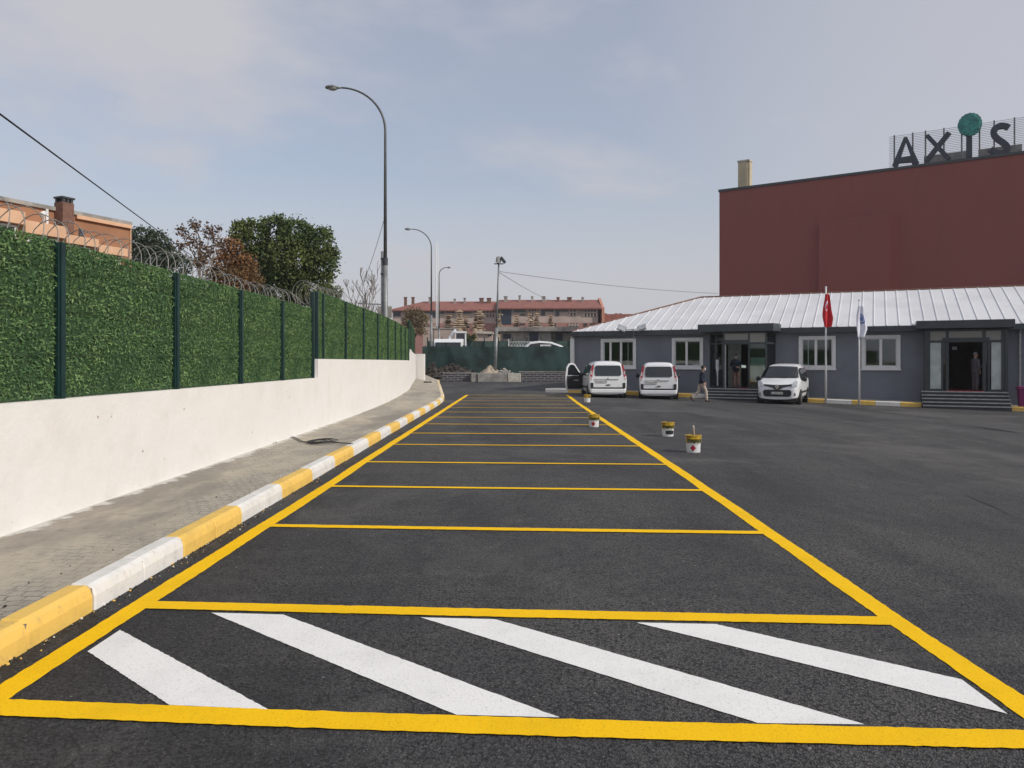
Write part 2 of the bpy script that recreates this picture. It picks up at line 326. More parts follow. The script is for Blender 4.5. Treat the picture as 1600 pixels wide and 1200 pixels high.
def text_mesh(name, txt, size, mat, parent, loc, rot, ext=.002, align='CENTER'):
    cu = bpy.data.curves.new(name, 'FONT'); cu.body = txt; cu.size = size; cu.extrude = ext; cu.align_x = align; cu.align_y = 'CENTER'
    ob = bpy.data.objects.new(name, cu); COL.objects.link(ob); dg = bpy.context.evaluated_depsgraph_get()
    me = bpy.data.meshes.new_from_object(ob.evaluated_get(dg)); bpy.data.objects.remove(ob)
    me.materials.clear(); me.materials.append(mat)
    o = link(name, me, parent); o.location = loc; o.rotation_euler = rot; return o

def sstep(a, b, x): t = min(1, max(0, (x-a)/(b-a))); return t*t*(3-2*t)
def gz(X, Y):
    z = -.024 * max(0, X - 3.5)
    if X > 24: z = -.024*20.5
    return z + .2 * sstep(42, 56, Y)
def interp(tab, y):
    ys = [t[0] for t in tab]; xs = [t[1] for t in tab]; return float(np.interp(y, ys, xs))
KERB = [(-12, -2.85), (30, -2.85), (33, -2.95), (36, -3.2), (40, -3.63), (45.5, -4.2), (52, -4.94), (56, -5.35)]
WALL = [(-14, -4.38), (21, -4.38), (25.3, -4.41), (27.8, -4.48), (30.3, -4.59), (32.8, -4.73), (35.3, -4.9), (37.8, -5.08), (44, -5.75), (49.5, -6.25), (60, -6.5)]
def kerb_x(y): return interp(KERB, y)
def wall_x(y): return interp(WALL, y)
def pave_z(y): return interp([(-14, .2), (22, .2), (28, .25), (36, .31), (50, .5), (58, .55)], y)

def strip(path_fn, ys, offs, zs, mb, closed=True):
    """sweep a profile (x offset, z or z(y)) along y"""
    n = len(offs); vs = []
    for y in ys:
        x = path_fn(y)
        for o, z in zip(offs, zs): vs.append((x + o, y, z(y) if callable(z) else z))
    fs = []
    for i in range(len(ys) - 1):
        for k in range(n if closed else n - 1):
            k2 = (k + 1) % n; fs.append((i*n+k, i*n+k2, (i+1)*n+k2, (i+1)*n+k))
    if closed: fs += [tuple(range(n))[::-1], tuple(range((len(ys)-1)*n, len(ys)*n))]
    mb.add(vs, fs); return mb

# ------------------------------------------------------------ ground
def build_ground():
    # wide earth sheet
    xs = [-1500, -600, -200, -80, -30, -12, -6.9, -6.8, -6.4, -4.9, -4.7, -3.2, 0, 10, 26, 60, 120, 400, 1500]
    ys = [-800, -100, -20, 0, 20, 40, 50, 56, 57.6, 58, 66, 80, 120, 300, 900, 2500]
    def tz(x, y):
        if y >= 58: return .82
        if x < -6.7 and y < 58: return 1.15
        return -1.3
    vs = [(x, y, tz(x, y)) for y in ys for x in xs]; n = len(xs)
    mb = MB(); mb.add(vs, [(j*n+i, j*n+i+1, (j+1)*n+i+1, (j+1)*n+i) for j in range(len(ys)-1) for i in range(n-1)])
    struct(mb.build('ground', MT['earth']), 'dry brown earth all around the asphalt lot', 'ground')
    xs = [-6.6, -5, -4, -2.9, 0, 3.5] + list(np.arange(5, 62, 2.0)); ys = list(np.arange(-14, 58.1, 1.0))
    vs = [(float(x), float(y), gz(x, y)) for y in ys for x in xs]; n = len(xs)
    mb = MB(); mb.add(vs, [(j*n+i, j*n+i+1, (j+1)*n+i+1, (j+1)*n+i) for j in range(len(ys)-1) for i in range(n-1)])
    struct(mb.build('asphalt', MT['asphalt']), 'fresh dark asphalt of the car park', 'asphalt')
    # pavement
    ys = [float(y) for y in np.arange(-12, 56.01, 1.0)]; mb = MB(); vs = []
    for y in ys:
        a = kerb_x(y) - .165; b = wall_x(y) + .0
        for t in (0, .33, .66, 1):
            vs.append((a + (b-a)*t, y, .172 + (gz(0, y)) + (pave_z(y) - .172) * t))
    mb.add(vs, [(i*4+k, i*4+k+1, (i+1)*4+k+1, (i+1)*4+k) for i in range(len(ys)-1) for k in range(3)])
    struct(mb.build('pavement', MT['pav']), 'dusty interlocking paving between kerb and white wall', 'pavement')
build_ground()

def build_kerb():
    mb = MB(); y = -8.5; k = 0
    mats = [MT['ykerb'], MT['wkerb'], MT['joint']]
    y = 5.2 - 1.42 * 9; k = 0
    while y < 55:
        seg = 1.42 if y < 33 else 1.0
        for h in range(2):
            y0 = y + h*seg/2 + .004; y1 = y + (h+1)*seg/2 - .004
            mb.mat = k % 2
            jx = random.uniform(-.006, .006); jz = random.uniform(-.005, .005); g = gz(0, y)
            prof = [(0, -.05), (0+.0, .10), (-.015, .155), (-.05, .18), (-.165, .18), (-.165, -.05)]
            ys = [y0, y0+.012, y1-.012, y1]; vs = []
            for i, yy in enumerate(ys):
                sh = .008 if i in (0, 3) else 0
                for (o, z) in prof: vs.append((kerb_x(yy) + o + jx - (sh if o > -.1 else 0), yy, z + g + jz - (sh if z > .1 else 0)))
            n = 6; fs = [(i*n+q, (i+1)*n+q, (i+1)*n+(q+1) % n, i*n+(q+1) % n) for i in range(3) for q in range(n)] + [tuple(range(n)), tuple(range(3*n, 4*n))[::-1]]
            mb.add(vs, fs)
        y += seg; k += 1
    mb.mat = 2
    ys = [float(v) for v in np.arange(-7.5, 55, 1.0)]
    strip(kerb_x, ys, [-.02, -.02, -.16, -.16], [lambda y: -.05+gz(0, y), lambda y: .15+gz(0, y), lambda y: .165+gz(0, y), lambda y: -.05+gz(0, y)], mb)
    struct(mb.build('kerb', mats), 'yellow and white painted kerb stones along the pavement', 'kerb')
build_kerb()

def px(x, y, z=0):       # point of the photograph on a level plane, used for the painted stripes
    Y = (H - z) * FPX / (y - HOR); return ((x - 800) / FPX * Y, Y)
def build_markings():
    zt = .004
    def wob(mb, pl, pr, yel=True):
        vs = []; fs = []
        for (a, b) in zip(pl, pr): vs += [(a[0], a[1], zt), (b[0], b[1], zt)]
        for i in range(len(pl)-1): fs.append((2*i, 2*i+1, 2*i+3, 2*i+2))
        mb.add(vs, fs)
    mb = MB()
    LX = [(3.4, -2.62), (6, -2.585), (10.4, -2.52), (13, -2.515), (25, -2.40), (31, -2.35), (39, -2.27)]
    RX = [(3.2, 2.52), (5, 2.515), (7.6, 2.555), (13, 2.61), (25, 2.66), (31, 2.69), (39, 2.80)]
    def slope_y(yc, x): return yc - .066 * x
    ylist = [3.42] + [float(v) for v in np.arange(3.6, 12, .05)] + [float(v) for v in np.arange(12, 38.6, .3)] + [38.75]
    for T, cx0, y_first in ((LX, 0, 3.66), (RX, 0, 3.34)):
        ys = [y_first] + [v for v in ylist if v > y_first + .03]
        pl, pr = [], []
        for yv in ys:
            c = interp(T, yv); pl.append((c - .078 + random.uniform(-.004, .004) + .004*math.sin(yv*3), yv)); pr.append((c + .078 + random.uniform(-.004, .004)+ .004*math.sin(yv*2.3), yv))
        wob(mb, pl, pr)
    struct(mb.build('side_lines', MT['yline']), 'long yellow side lines of the bay row', 'road marking')
    mb = MB()
    CY = [(3.57, .17), (5.14, .16), (7.71, .13), (10.2, .12), (12.72, .115), (15.44, .11), (17.9, .11), (20.55, .11), (23.1, .11), (25.5, .11), (27.95, .11), (30.4, .11), (32.9, .11), (35.4, .11), (38.5, .16)]
    for k, (yc, wd) in enumerate(CY):
        xl = interp(LX, yc) + (.078 if k else -.078); xr = interp(RX, yc) + (-.078 if k else .078)
        if k == 0: xl, xr = -2.54, 2.44
        pl, pr = [], []
        n = 120 if k < 5 else 40
        for i in range(n+1):
            x = xl + (xr-xl)*i/n; j = random.uniform(-.004, .004); bow = (.03 if k == 0 else .012)*math.sin(PI*i/n)
            y = slope_y(yc, x) - bow + j
            pl.append((x, y - wd/2)); pr.append((x, y + wd/2 + random.uniform(-.002, .002)))
        vs = []; fs = []
        for a, b in zip(pl, pr): vs += [(a[0], a[1], .008), (b[0], b[1], .008)]
        for i in range(n): fs.append((2*i, 2*i+2, 2*i+3, 2*i+1))
        mb.add(vs, fs)
    struct(mb.build('bay_lines', MT['yline']), 'thin yellow lines dividing the parking bays', 'road marking')
    mb = MB()
    S = [[(136.5, 1018.5), (187.5, 985), (419, 1109), (265, 1102.5)],
         [(330, 958), (442.5, 961), (875, 1122.5), (712.5, 1118)],
         [(657.5, 965.5), (772.5, 968), (1350, 1132.5), (1185, 1131)],
         [(994, 973.5), (1119, 976), (1502.5, 1062.5), (1575, 1116.5)]]
    for P in S:
        a, b, c, d = [px(*p) for p in P]; n = 70; vs = []; fs = []
        for i in range(n+1):
            t = i/n; j = random.uniform(-.004, .004)
            vs += [(a[0]+(d[0]-a[0])*t + j, a[1]+(d[1]-a[1])*t, zt), (b[0]+(c[0]-b[0])*t, b[1]+(c[1]-b[1])*t + j, zt)]
        for i in range(n): fs.append((2*i, 2*i+2, 2*i+3, 2*i+1))
        mb.add(vs, fs)
    struct(mb.build('hatch_stripes', MT['wline']), 'white diagonal hatch stripes in the front bay', 'road marking')
    # thin dark seams and worn streaks of old asphalt on the right
    mb = MB()
    for (x0, y0, x1, y1, wd) in [(1372, 640, 1424, 643.5, .10), (1425, 652, 1492, 658, .08), (1510, 668, 1600, 680, .09), (1500, 778, 1600, 822, .012)]:
        a = px(x0, y0, -.3 if y0 < 690 else -.12); b = px(x1, y1, -.3 if y0 < 690 else -.12); vs = []; fs = []; n = 16
        dx, dy = b[0]-a[0], b[1]-a[1]; l = math.hypot(dx, dy); nx, ny = -dy/l, dx/l
        for i in range(n+1):
            t = i/n; w0 = wd*math.sin(PI*min(max(t, .03), .97))*random.uniform(.5, 1); j = random.uniform(-.03, .03)
            X, Y = a[0]+dx*t+nx*j, a[1]+dy*t+ny*j
            vs += [(X+nx*w0, Y+ny*w0, gz(X+nx*w0, Y+ny*w0)+.012), (X-nx*w0, Y-ny*w0, gz(X-nx*w0, Y-ny*w0)+.012)]
        for i in range(n): fs.append((2*i, 2*i+1, 2*i+3, 2*i+2))
        mb.add(vs, fs)
    struct(mb.build('asphalt_seams', M_plain('old_bitumen', (.022, .022, .024), .6)), 'dark bitumen seams in the asphalt', 'asphalt')
    # grit along the kerb foot
    mb = MB()
    for i in range(420):
        y = abs(random.gauss(0, 1))*5 + 3.2; d = abs(random.gauss(0, .05)) + .003
        r = random.choice((.003, .004, .006, .010)) * random.uniform(.6, 1.2)
        if random.random() < .12: X = kerb_x(y) - .18 - abs(random.gauss(0, .12))*2; z = .185
        else: X = kerb_x(y) + d; z = .003
        mb.mat = random.choice((0, 0, 0, 0, 1, 2)); mb.ell((X, y, z + r*.3), (r, r*random.uniform(.7, 1.3), r*.7), 5, 3)
    tag(mb.build('grit', [MT['mud'], MT['ykerb'], MT['wkerb']]), 'loose grit and paint crumbs along the kerb foot', 'grit', kind='stuff')
build_markings()

# ------------------------------------------------------------ wall and hedge fence on the left
def build_wall():
    t = thing('retaining_wall', 'long white painted wall with low and raised sections, under the green fence', 'wall')
    mb = MB(); ys = [float(v) for v in np.arange(-12, 17.21, 1.46)]; ys[-1] = 17.2
    strip(wall_x, ys, [0, .0, -.24, -.24], [-.1, 1.335, 1.34, -.1], mb)
    part_label(mb.build('wall_section', MT['wall'], t), 'lower front section of the white wall')
    mb = MB(); ys = [17.2] + [float(v) for v in np.arange(18, 38, 1.0)] + [38.2]
    strip(wall_x, ys, [0, .0, -.24, -.24], [-.1, 1.76, 1.765, -.1], mb)
    part_label(mb.build('wall_section', MT['wall'], t), 'raised curving section of the white wall')
    mb = MB(); ys = [38.2, 39, 40, 42, 44, 46, 48, 49.2]
    top = lambda y: interp([(38.2, 1.80), (38.6, 2.05), (40, 2.35), (44, 2.25), (49.2, 2.15)], y)
    strip(wall_x, ys, [0, .0, -.24, -.24], [-.1, top, top, -.1], mb)
    part_label(mb.build('wall_section', MT['wall'], t), 'tall far end section of the white wall')
    p = MB(); p.box(-6.3, -5.72, 49.5, 50.2, .1, 2.2); o = tag(p.build('wall_pier', MT['wall'], bevel=.01), 'white painted pier closing the far end of the wall', 'pier')
build_wall()

def hedge_mesh():
    n = 21000; Wd, Hh = 2.42, 1.5
    c = np.stack([rng.uniform(0, Wd, n), rng.uniform(-.022, .022, n), rng.uniform(0, Hh, n) + rng.uniform(0, .02, n)], 1)
    # rows: bristles are twisted on horizontal wires
    c[:, 2] = np.round(c[:, 2] / .028) * .028 + rng.normal(0, .008, n)
    top = rng.uniform(0, 1, n) < .05; c[top, 2] = Hh + rng.uniform(-.01, .05, top.sum())
    c[:, 1] += rng.choice([-1, 1], n) * .022
    v, q = leaf_quads(c, .044, .30, bias=np.array([0, 0, .35])); return v, q
HV, HQ = hedge_mesh()
HME = np_mesh('hedge_blades', HV, HQ, MT['hedge'])
def panel(parent, p0, p1, z0, h):
    d = Vector(p1) - Vector(p0); ln = d.length; ang = math.atan2(d.y, d.x)
    mb = MB(); mb.box(-.03, ln+.03, -.012, .012, 0, h-.03)
    for zz in (.02, .42, .44, .86, .88, 1.28, 1.30): mb.tube([(0.03, -.05, zz*h/1.5), (ln-.03, -.05, zz*h/1.5)], .0022, 5)
    o = mb.build('hedge_panel', MT['fence_back'], parent); o.location = (p0[0], p0[1], z0); o.rotation_euler = (0, 0, ang)
    l = link('bristles', HME, o); l.scale = (ln/2.48, 1, h/1.5); l.location = (.03, 0, 0)
    return o
def fence(name_label, ys, z0f, h, parent_loc, post_extra=.03, tall=()):
    t = thing('hedge_fence', name_label, 'fence')
    for i, y in enumerate(ys):
        x = wall_x(y) - .10; z0 = z0f(y); hh = h + (.38 if i in tall else 0)
        mb = MB(); mb.box(-.03, .05, -.035, .035, -.02, hh + post_extra)
        mb.box(-.008, .03, -.055, .055, -.02, hh+post_extra-.004)
        o = mb.build('post', MT['post'], t, bevel=.004); o.location = (x+.03, y, z0)
        if i in tall: part_label(o, 'taller end post')
        if i < len(ys) - 1:
            y2 = ys[i+1]; panel(t, (x, y+.03, z0), (wall_x(y2)-.10, y2-.03, z0), z0, h)
    return t
lowys = [-9.8, -7.4, -5.0, -2.55, -.1, 2.4, 4.95, 7.48, 10.06, 12.45, 14.7, 16.95]
f1 = fence('front green artificial hedge fence on the low wall, under big wire coils', lowys, lambda y: 1.34, 1.5, None, tall=(11,))
upys = [17.85, 20.3, 22.8, 25.3, 27.8, 30.3, 32.8, 35.3, 37.9]
f2 = fence('middle green hedge fence of many posts on the raised curving wall', [17.3] + upys, lambda y: 1.765, 1.5, None)
farys = [38.4, 40.4, 42.4, 44.5, 46.6, 48.8]
f3 = fence('far short green hedge fence on the tall end of the wall', farys, lambda y: interp([(38.2, 2.2), (40, 2.36), (49, 2.16)], y), 1.5, None)

def coil(y0, y1, zc, r, pitch, parent):
    mb = MB(); pts = []; n = int((y1-y0)/pitch*18)
    for i in range(n+1):
        t = i/18*2*PI; y = y0 + i/18*pitch
        rr = r*(1+.08*math.sin(i*.13)); z = zc - .05*sstep(9, 15, y)*(y0 < 0) + .03*math.sin(y*1.3)
        pts.append((wall_x(y) - .42 + rr*math.cos(t)*.9, y + .06*math.sin(t) + .02*math.sin(i*.4), z + rr*math.sin(t)))
    mb.tube(pts, .0052, 5)
    for i in range(0, len(pts), 2):
        p = pts[i]; mb.box(p[0]-.003, p[0]+.003, p[1]-.015, p[1]+.015, p[2]-.007, p[2]+.007)
    return mb.build('razor_wire', MT['wire'], parent)
coil(-9.8, 16.6, 2.93, .285, .245, f1)
coil(17.4, 21.2, 3.32, .26, .23, f2)

# ------------------------------------------------------------ plane helper for oblique facades
class Plane:
    def __init__(s, A, B):
        s.A = Vector(A); d = Vector(B) - s.A; s.len = d.length; s.u = d.normalized(); s.b = Vector((-s.u.y, s.u.x)); s.ang = math.atan2(d.y, d.x)
    def s_(s, x, o=0):
        t = (x-800)/FPX; return (t*(s.A.y - o*s.b.y) - s.A.x + o*s.b.x) / (s.u.x - t*s.u.y)
    def Y(s, x, o=0): return s.A.y + s.s_(x, o)*s.u.y - o*s.b.y
    def z(s, x, y, o=0): return H + (HOR - y)/FPX*s.Y(x, o)
    def world(s, sx, o=0): return s.A + s.u*sx - s.b*o

# ------------------------------------------------------------ grey office building
FP = Plane((3.36, 42.99), (22.67, 33.78))
def office():
    t = thing('office_building', 'low grey office with white ribbed metal roof, two glazed entrances and four windows', 'building', (FP.A.x, FP.A.y, 0), FP.ang)
    LEN = 34.0; W0 = .3; T = .22
    z0, z1 = -.8, 3.22
    wins = [(939, 994, -.3), (1050, 1099, -.3), (1248, 1306, -.3), (1346, 1407, -.3)]
    ops = []
    for a, b, o in wins: ops.append((FP.s_(a, o) + .12, FP.s_(b, o) - .12, 1.44, 2.84))
    e1 = (FP.s_(1112, -.3), FP.s_(1209, -.3)); e2 = (FP.s_(1449, -.3), FP.s_(1569, -.3))
    doors = [(e1[0], e1[1], .36, 3.16), (e2[0], e2[1], .36, 3.16)]
    allo = ops + doors
    ss = sorted(set([0.05, LEN-.05] + [v for o in allo for v in o[:2]])); zs = sorted(set([z0, z1] + [v for o in allo for v in o[2:]]))
    mb = MB()
    for i in range(len(ss)-1):
        j = 0
        while j < len(zs)-1:
            def hole(j): 
                cx0 = (ss[i]+ss[i+1])/2; cz = (zs[j]+zs[j+1])/2; return any(o[0] < cx0 < o[1] and o[2] < cz < o[3] for o in allo)
            if hole(j): j += 1; continue
            k = j
            while k+1 < len(zs)-1 and not hole(k+1): k += 1
            mb.box(ss[i], ss[i+1], W0, W0+T, zs[j], zs[k+1]); j = k+1
    mb.box(.05, .05+T, W0+T, 11.7, z0, z1); mb.box(LEN-.27, LEN-.05, W0+T, 11.7, z0, z1); mb.box(.27, LEN-.27, 11.5, 11.7, z0, z1)
    mb.build('wall', MT['facade'], t)
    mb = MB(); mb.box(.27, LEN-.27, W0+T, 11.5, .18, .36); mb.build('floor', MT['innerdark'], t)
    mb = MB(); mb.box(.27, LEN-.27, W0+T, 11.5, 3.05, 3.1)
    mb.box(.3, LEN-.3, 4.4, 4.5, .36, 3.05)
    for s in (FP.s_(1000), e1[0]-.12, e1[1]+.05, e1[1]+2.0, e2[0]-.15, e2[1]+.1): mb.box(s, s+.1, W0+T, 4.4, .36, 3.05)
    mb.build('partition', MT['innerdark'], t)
    # pale inner side wall seen through the first doorway
    mb = MB(); s = FP.s_(1133, 0); mb.box(s, s+.66, .9, .96, .36, 2.75); part_label(mb.build('partition', MT['inner'], t), 'pale partition just inside the first doorway')
    # windows
    specs = [[(.0, .24), (.24, .58), (.58, 1.0)], [(0, .46), (.46, 1.0)], [(0, .46), (.46, 1.0)], [(0, .5), (.5, 1.0)]]
    for wi, ((a, b, o), sp) in enumerate(zip(wins, specs)):
        s0, s1 = FP.s_(a, o), FP.s_(b, o); zb, zt = 1.31, 2.97
        fr = MB(); tw = .16
        fr.box(s0, s0+tw, W0-.05, W0, zb, zt); fr.box(s1-tw, s1, W0-.05, W0, zb, zt)
        fr.box(s0+tw, s1-tw, W0-.05, W0, zt-tw, zt); fr.box(s0+tw, s1-tw, W0-.05, W0, zb, zb+tw)
        fr.box(s0-.03, s1+.03, W0-.09, W0-.053, zb-.03, zb+.03)
        wn = fr.build('window', MT['white_trim'], t, bevel=.006)
        sash = MB(); i0, i1 = s0+tw-.04, s1-tw+.04; j0, j1 = zb+tw-.04, zt-tw+.04; y0, y1 = W0+.03, W0+.09
        sash.box(i0, i1, y0, y1, j0, j0+.08); sash.box(i0, i1, y0, y1, j1-.08, j1)
        sash.box(i0, i0+.08, y0, y1, j0+.08, j1-.08); sash.box(i1-.08, i1, y0, y1, j0+.08, j1-.08)
        for (p, q) in sp[:-1]:
            sx = i0 + (i1-i0)*q; sash.box(sx-.06, sx+.06, y0-.01, y1+.01, j0+.08, j1-.08)
        if wi in (0, 2):
            sx = i0 + (i1-i0)*(.80 if wi == 0 else .22); sash.box(sx-.02, sx+.02, y0+.03, y1+.04, j0+.08, j1-.08)
        sash.build('frame', MT['white_trim'], wn)
        pn = MB(); pn.box(i0+.08, i1-.08, W0+.055, W0+.062, j0+.08, j1-.08); pn.build('pane', MT['clear'], wn)
    # roof
    zr, ze, wd = 5.55, 3.40, 6.0
    mb = MB(); e = .0
    v = [(0, 0, ze), (LEN, 0, ze), (LEN, 12, ze), (0, 12, ze), (wd, wd, zr), (LEN-wd, wd, zr)]
    v += [(x, y, z-.07) for x, y, z in v]
    mb.add(v, [(0, 1, 5, 4), (1, 2, 5), (2, 3, 4, 5), (3, 0, 4), (6, 10, 11, 7), (7, 11, 8), (8, 11, 10, 9), (9, 10, 6), (0, 6, 7, 1), (1, 7, 8, 2), (2, 8, 9, 3), (3, 9, 6, 0)])
    rf = mb.build('roof', MT['roofw'], t)
    rb = MB(); k = (zr-ze)/wd; s = .3
    def rib(p0, p1):
        a = Vector(p0); b = Vector(p1); d = (b-a); L_ = d.length; d.normalize()
        side = d.cross(Vector((0, 0, 1))).normalized(); up = side.cross(d).normalized()
        vs = []
        for q in (a, b):
            for (h_, v_) in ((-.035, 0), (-.016, .028), (.016, .028), (.035, 0)): vs.append(q + side*h_ + up*(v_+.002))
        rb.add(vs, [(0, 4, 5, 1), (1, 5, 6, 2), (2, 6, 7, 3), (0, 1, 2, 3), (7, 6, 5, 4)])
    while s < LEN - .1:
        ymax = min(wd, s, LEN-s); rib((s, -.01, ze), (s, ymax, ze+k*ymax)); s += .54
    s = .3
    while s < 11.8:
        xm = min(wd, s, 12-s); rib((-.01, s, ze), (xm, s, ze+k*xm)); s += .54
    rb.build('roof_rib', MT['roofw'], rf)
    cap = MB(); cap.tube([(0, 0, ze+.02), (wd, wd, zr+.03), (LEN-wd, wd, zr+.03)], .05, 6); cap.build('ridge_cap', MT['brown'], rf)
    fs = MB(); fs.box(-.03, LEN, -.06, .0, 3.12, 3.385); fs.box(-.03, LEN, 0, .45, 3.12, 3.16); fs.box(-.06, .02, -.06, 12, 3.12, 3.38)
    fs.build('fascia', MT['fascia'], t, bevel=.01)
    # downpipes
    dp = MB(); dp.tube([(-.02, .08, 3.15), (-.02, .2, 2.95), (.0, .2, 0)], .055, 8); dp.box(-.12, .1, .1, .28, -.1, 3.0); part_label(dp.build('downpipe', MT['white_trim'], t), 'white corner downpipe')
    s = FP.s_(1594, -.15); dp = MB(); dp.tube([(s, .02, 3.12), (s, .18, 2.95), (s, .22, .3)], .045, 8); part_label(dp.build('downpipe', MT['nosing'], t), 'grey downpipe beside the second entrance')
    # ---- entrance 1 (bay with angled sides)
    def frame_wall(mbf, p, q, zb, zt, bars, trans, th=.06):
        """posts and rails between plan points p and q; bars are fractions"""
        P = Vector(p); Q = Vector(q); d = Q-P; Ln = d.length; ang = math.atan2(d.y, d.x)
        Mx = Matrix.Translation((P.x, P.y, 0)) @ Matrix.Rotation(ang, 4, 'Z')
        for f in bars: mbf.box(f*Ln-th/2, f*Ln+th/2, -th/2, th/2, zb, zt, Mx)
        for z in trans: mbf.box(0, Ln, -th/2+.003, th/2-.003, z-th/2, z+th/2, Mx)
        return Mx, Ln
    zf = .36; zt = 3.17; ztr = 2.62
    o1 = 1.05
    a = (e1[0]-.05, W0-.02); b = (FP.s_(1131, o1), -o1); c = (FP.s_(1197, o1), -o1); d = (e1[1]+.05, W0-.02)
    en = MB()
    frame_wall(en, a, b, zf, zt, (0, .5, 1), (zf+.05, ztr, zt-.03), .08)
    Mf, Ln = frame_wall(en, b, c, zf, zt, (0, .60, 1), (ztr, zt-.03), .08)
    en.box(0, .60*Ln, -.06, .08, ztr-.06, ztr+.16, Mf)
    frame_wall(en, c, d, zf, zt, (0, 1), (zf+.05, ztr, zt-.03), .08)
    en.box(.60*Ln+.02, Ln, -.03, .03, zf, zf+.1, Mf)
    e_o = part_label(en.build('entrance', MT['alu'], t, bevel=.004), 'glazed entrance porch with angled sides')
    for (p, q) in ((a, b), (c, d)):
        gl = MB()
        P = Vector(p); Q = Vector(q); dd = Q-P; Mx = Matrix.Translation((P.x, P.y, 0)) @ Matrix.Rotation(math.atan2(dd.y, dd.x), 4, 'Z')
        gl.box(.04, dd.length-.04, -.004, .004, zf+.08, ztr-.03, Mx); gl.build('pane', MT['clear'], e_o)
        gl = MB(); gl.box(.04, dd.length-.04, -.004, .004, ztr+.04, zt-.06, Mx); gl.build('transom_pane', MT['clear'], e_o)
    gl = MB(); gl.box(.60*Ln+.04, Ln-.04, -.004, .004, zf+.1, ztr-.04, Mf)
    gl.build('pane', MT['clear'], e_o)
    tg = MB(); tg.box(.04, .60*Ln-.04, -.005, .005, ztr+.165, zt-.06, Mf); tg.build('transom_pane', MT['beige_reflection'], e_o); tg = MB(); tg.box(.60*Ln+.04, Ln-.04, -.005, .005, ztr+.04, zt-.06, Mf)
    tg.build('transom_pane', MT['beige_reflection'], e_o)
    wl = MB(); wl.box(.60*Ln+.06, Ln-.06, .05, .07, zf+.35, 1.9, Mf); part_label(wl.build('pane_reflection', MT['frosted'], e_o), 'pale reflection in the right pane, built as a board')  # pale board behind the glass stands in for a bright reflection
    dl = MB(); dl.box(.05, .11, -.02, .02, zf+.02, ztr-.07, Mf); dl.build('door', MT['nosing'], e_o)
    cp = MB(); s0 = FP.s_(1090, 1.3); s1 = FP.s_(1208.5, 1.3); s2 = FP.s_(1219, .3)
    cp.prism([(s0, .2), (s0, -1.3), (s1, -1.3), (s2, -.6), (s2, .2)], 3.2, 3.58)
    part_label(cp.build('canopy', MT['fascia'], t, bevel=.012), 'flat dark canopy over the first entrance')
    # ---- entrance 2
    o2 = .35; x0 = FP.s_(1449, o2); x1 = FP.s_(1570, o2); Ln = x1-x0
    fx = lambda p: FP.s_(p, o2) - x0
    en = MB(); Mf = Matrix.Translation((x0, -o2, 0))
    bars = [fx(1451), fx(1480), fx(1537.5), fx(1567)]
    for s in bars: en.box(s-.06, s+.06, -.05, .05, zf, zt, Mf)
    for s in (fx(1472), fx(1545)): en.box(s-.04, s+.04, -.03, .03, zf, ztr-.05, Mf)
    en.box(-.12, 0.0, -.06, .62, -.3, zt, Mf); en.box(Ln, Ln+.12, -.06, .62, -.3, zt, Mf)
    en.box(0, Ln, -.045, .045, zt-.09, zt, Mf); en.box(0, Ln, -.045, .045, ztr-.05, ztr+.05, Mf); en.box(fx(1472), fx(1546), -.09, -.046, ztr-.02, ztr+.16, Mf)
    for p, q in ((1453, 1471), (1546, 1566)): en.box(fx(p), fx(q), -.03, .03, zf, zf+.1, Mf)
    e_o = part_label(en.build('entrance', MT['alu'], t, bevel=.004), 'glazed entrance with open sliding doors and transom lights')
    for p, q in ((1453, 1478), (1482, 1536), (1540, 1565)): tg = MB(); tg.box(fx(p), fx(q), -.006, .006, ztr+.05, zt-.09, Mf); tg.build('transom_pane', MT['beige_reflection'], e_o)
    for p, q, y_ in ((1453, 1470.5, 0), (1549, 1565.5, .014)): fr = MB(); fr.box(fx(p), fx(q), y_-.006, y_+.006, zf+.1, ztr-.05, Mf); part_label(fr.build('frosted_pane', MT['frosted'], e_o), 'pale frosted side pane')
    for p, q in ((1472, 1481), (1537, 1548)): dl = MB(); dl.box(fx(p), fx(q), .06, .09, zf+.02, ztr-.05, Mf); dl.build('door', MT['pane'], e_o)
    ps = MB(); ps.box(fx(1492), fx(1500), 1.4, 1.41, 2.25, 2.41, Mf); part_label(ps.build('notice', MT['white_trim'], e_o), 'small white paper notice inside')
    cp = MB(); cp.box(FP.s_(1432, .9), FP.s_(1586.5, .9), -.9, .2, 3.2, 3.56)
    part_label(cp.build('canopy', MT['fascia'], t, bevel=.012), 'flat dark canopy over the second entrance')
    # ---- steps
    def steps(sa, sb, oplat, n, rise, zbot, label):
        st = MB(); nz = MB(); tread = .30
        for i in range(n):
            zt_ = zf - .002 - i*rise; y = -(oplat + i*tread)
            st.box(sa-.0, sb+.0, y+.3, y, zt_-rise if i < n-1 else zbot, zt_-.03)
            nz.box(sa-.02, sb+.02, y+.34 if i else W0, y-.025, zt_-.03, zt_)
        st.box(sa, sb, W0-.01, -oplat+.3, zbot, zf-.032)
        o = part_label(st.build('steps', MT['step'], t), label)
        m2 = MB()
        for i in range(n):
            zt_ = zf - .002 - i*rise; y = -(oplat + i*tread); m2.box(sa-.02, sb+.02, y+.34 if i else W0, y-.02, zt_-.03, zt_)
        m2.build('tread', MT['step'], o)
        m3 = MB()
        for i in range(n):
            zt_ = zf - .002 - i*rise; y = -(oplat + i*tread); m3.box(sa-.02, sb+.02, y-.021, y-.035, zt_-.045, zt_+.004)
        m3.build('nosing', MT['nosing'], o)
    steps(FP.s_(1104, 1.4), FP.s_(1222, 1.4), 1.25, 4, .135, -.3, 'dark steps up to the first entrance')
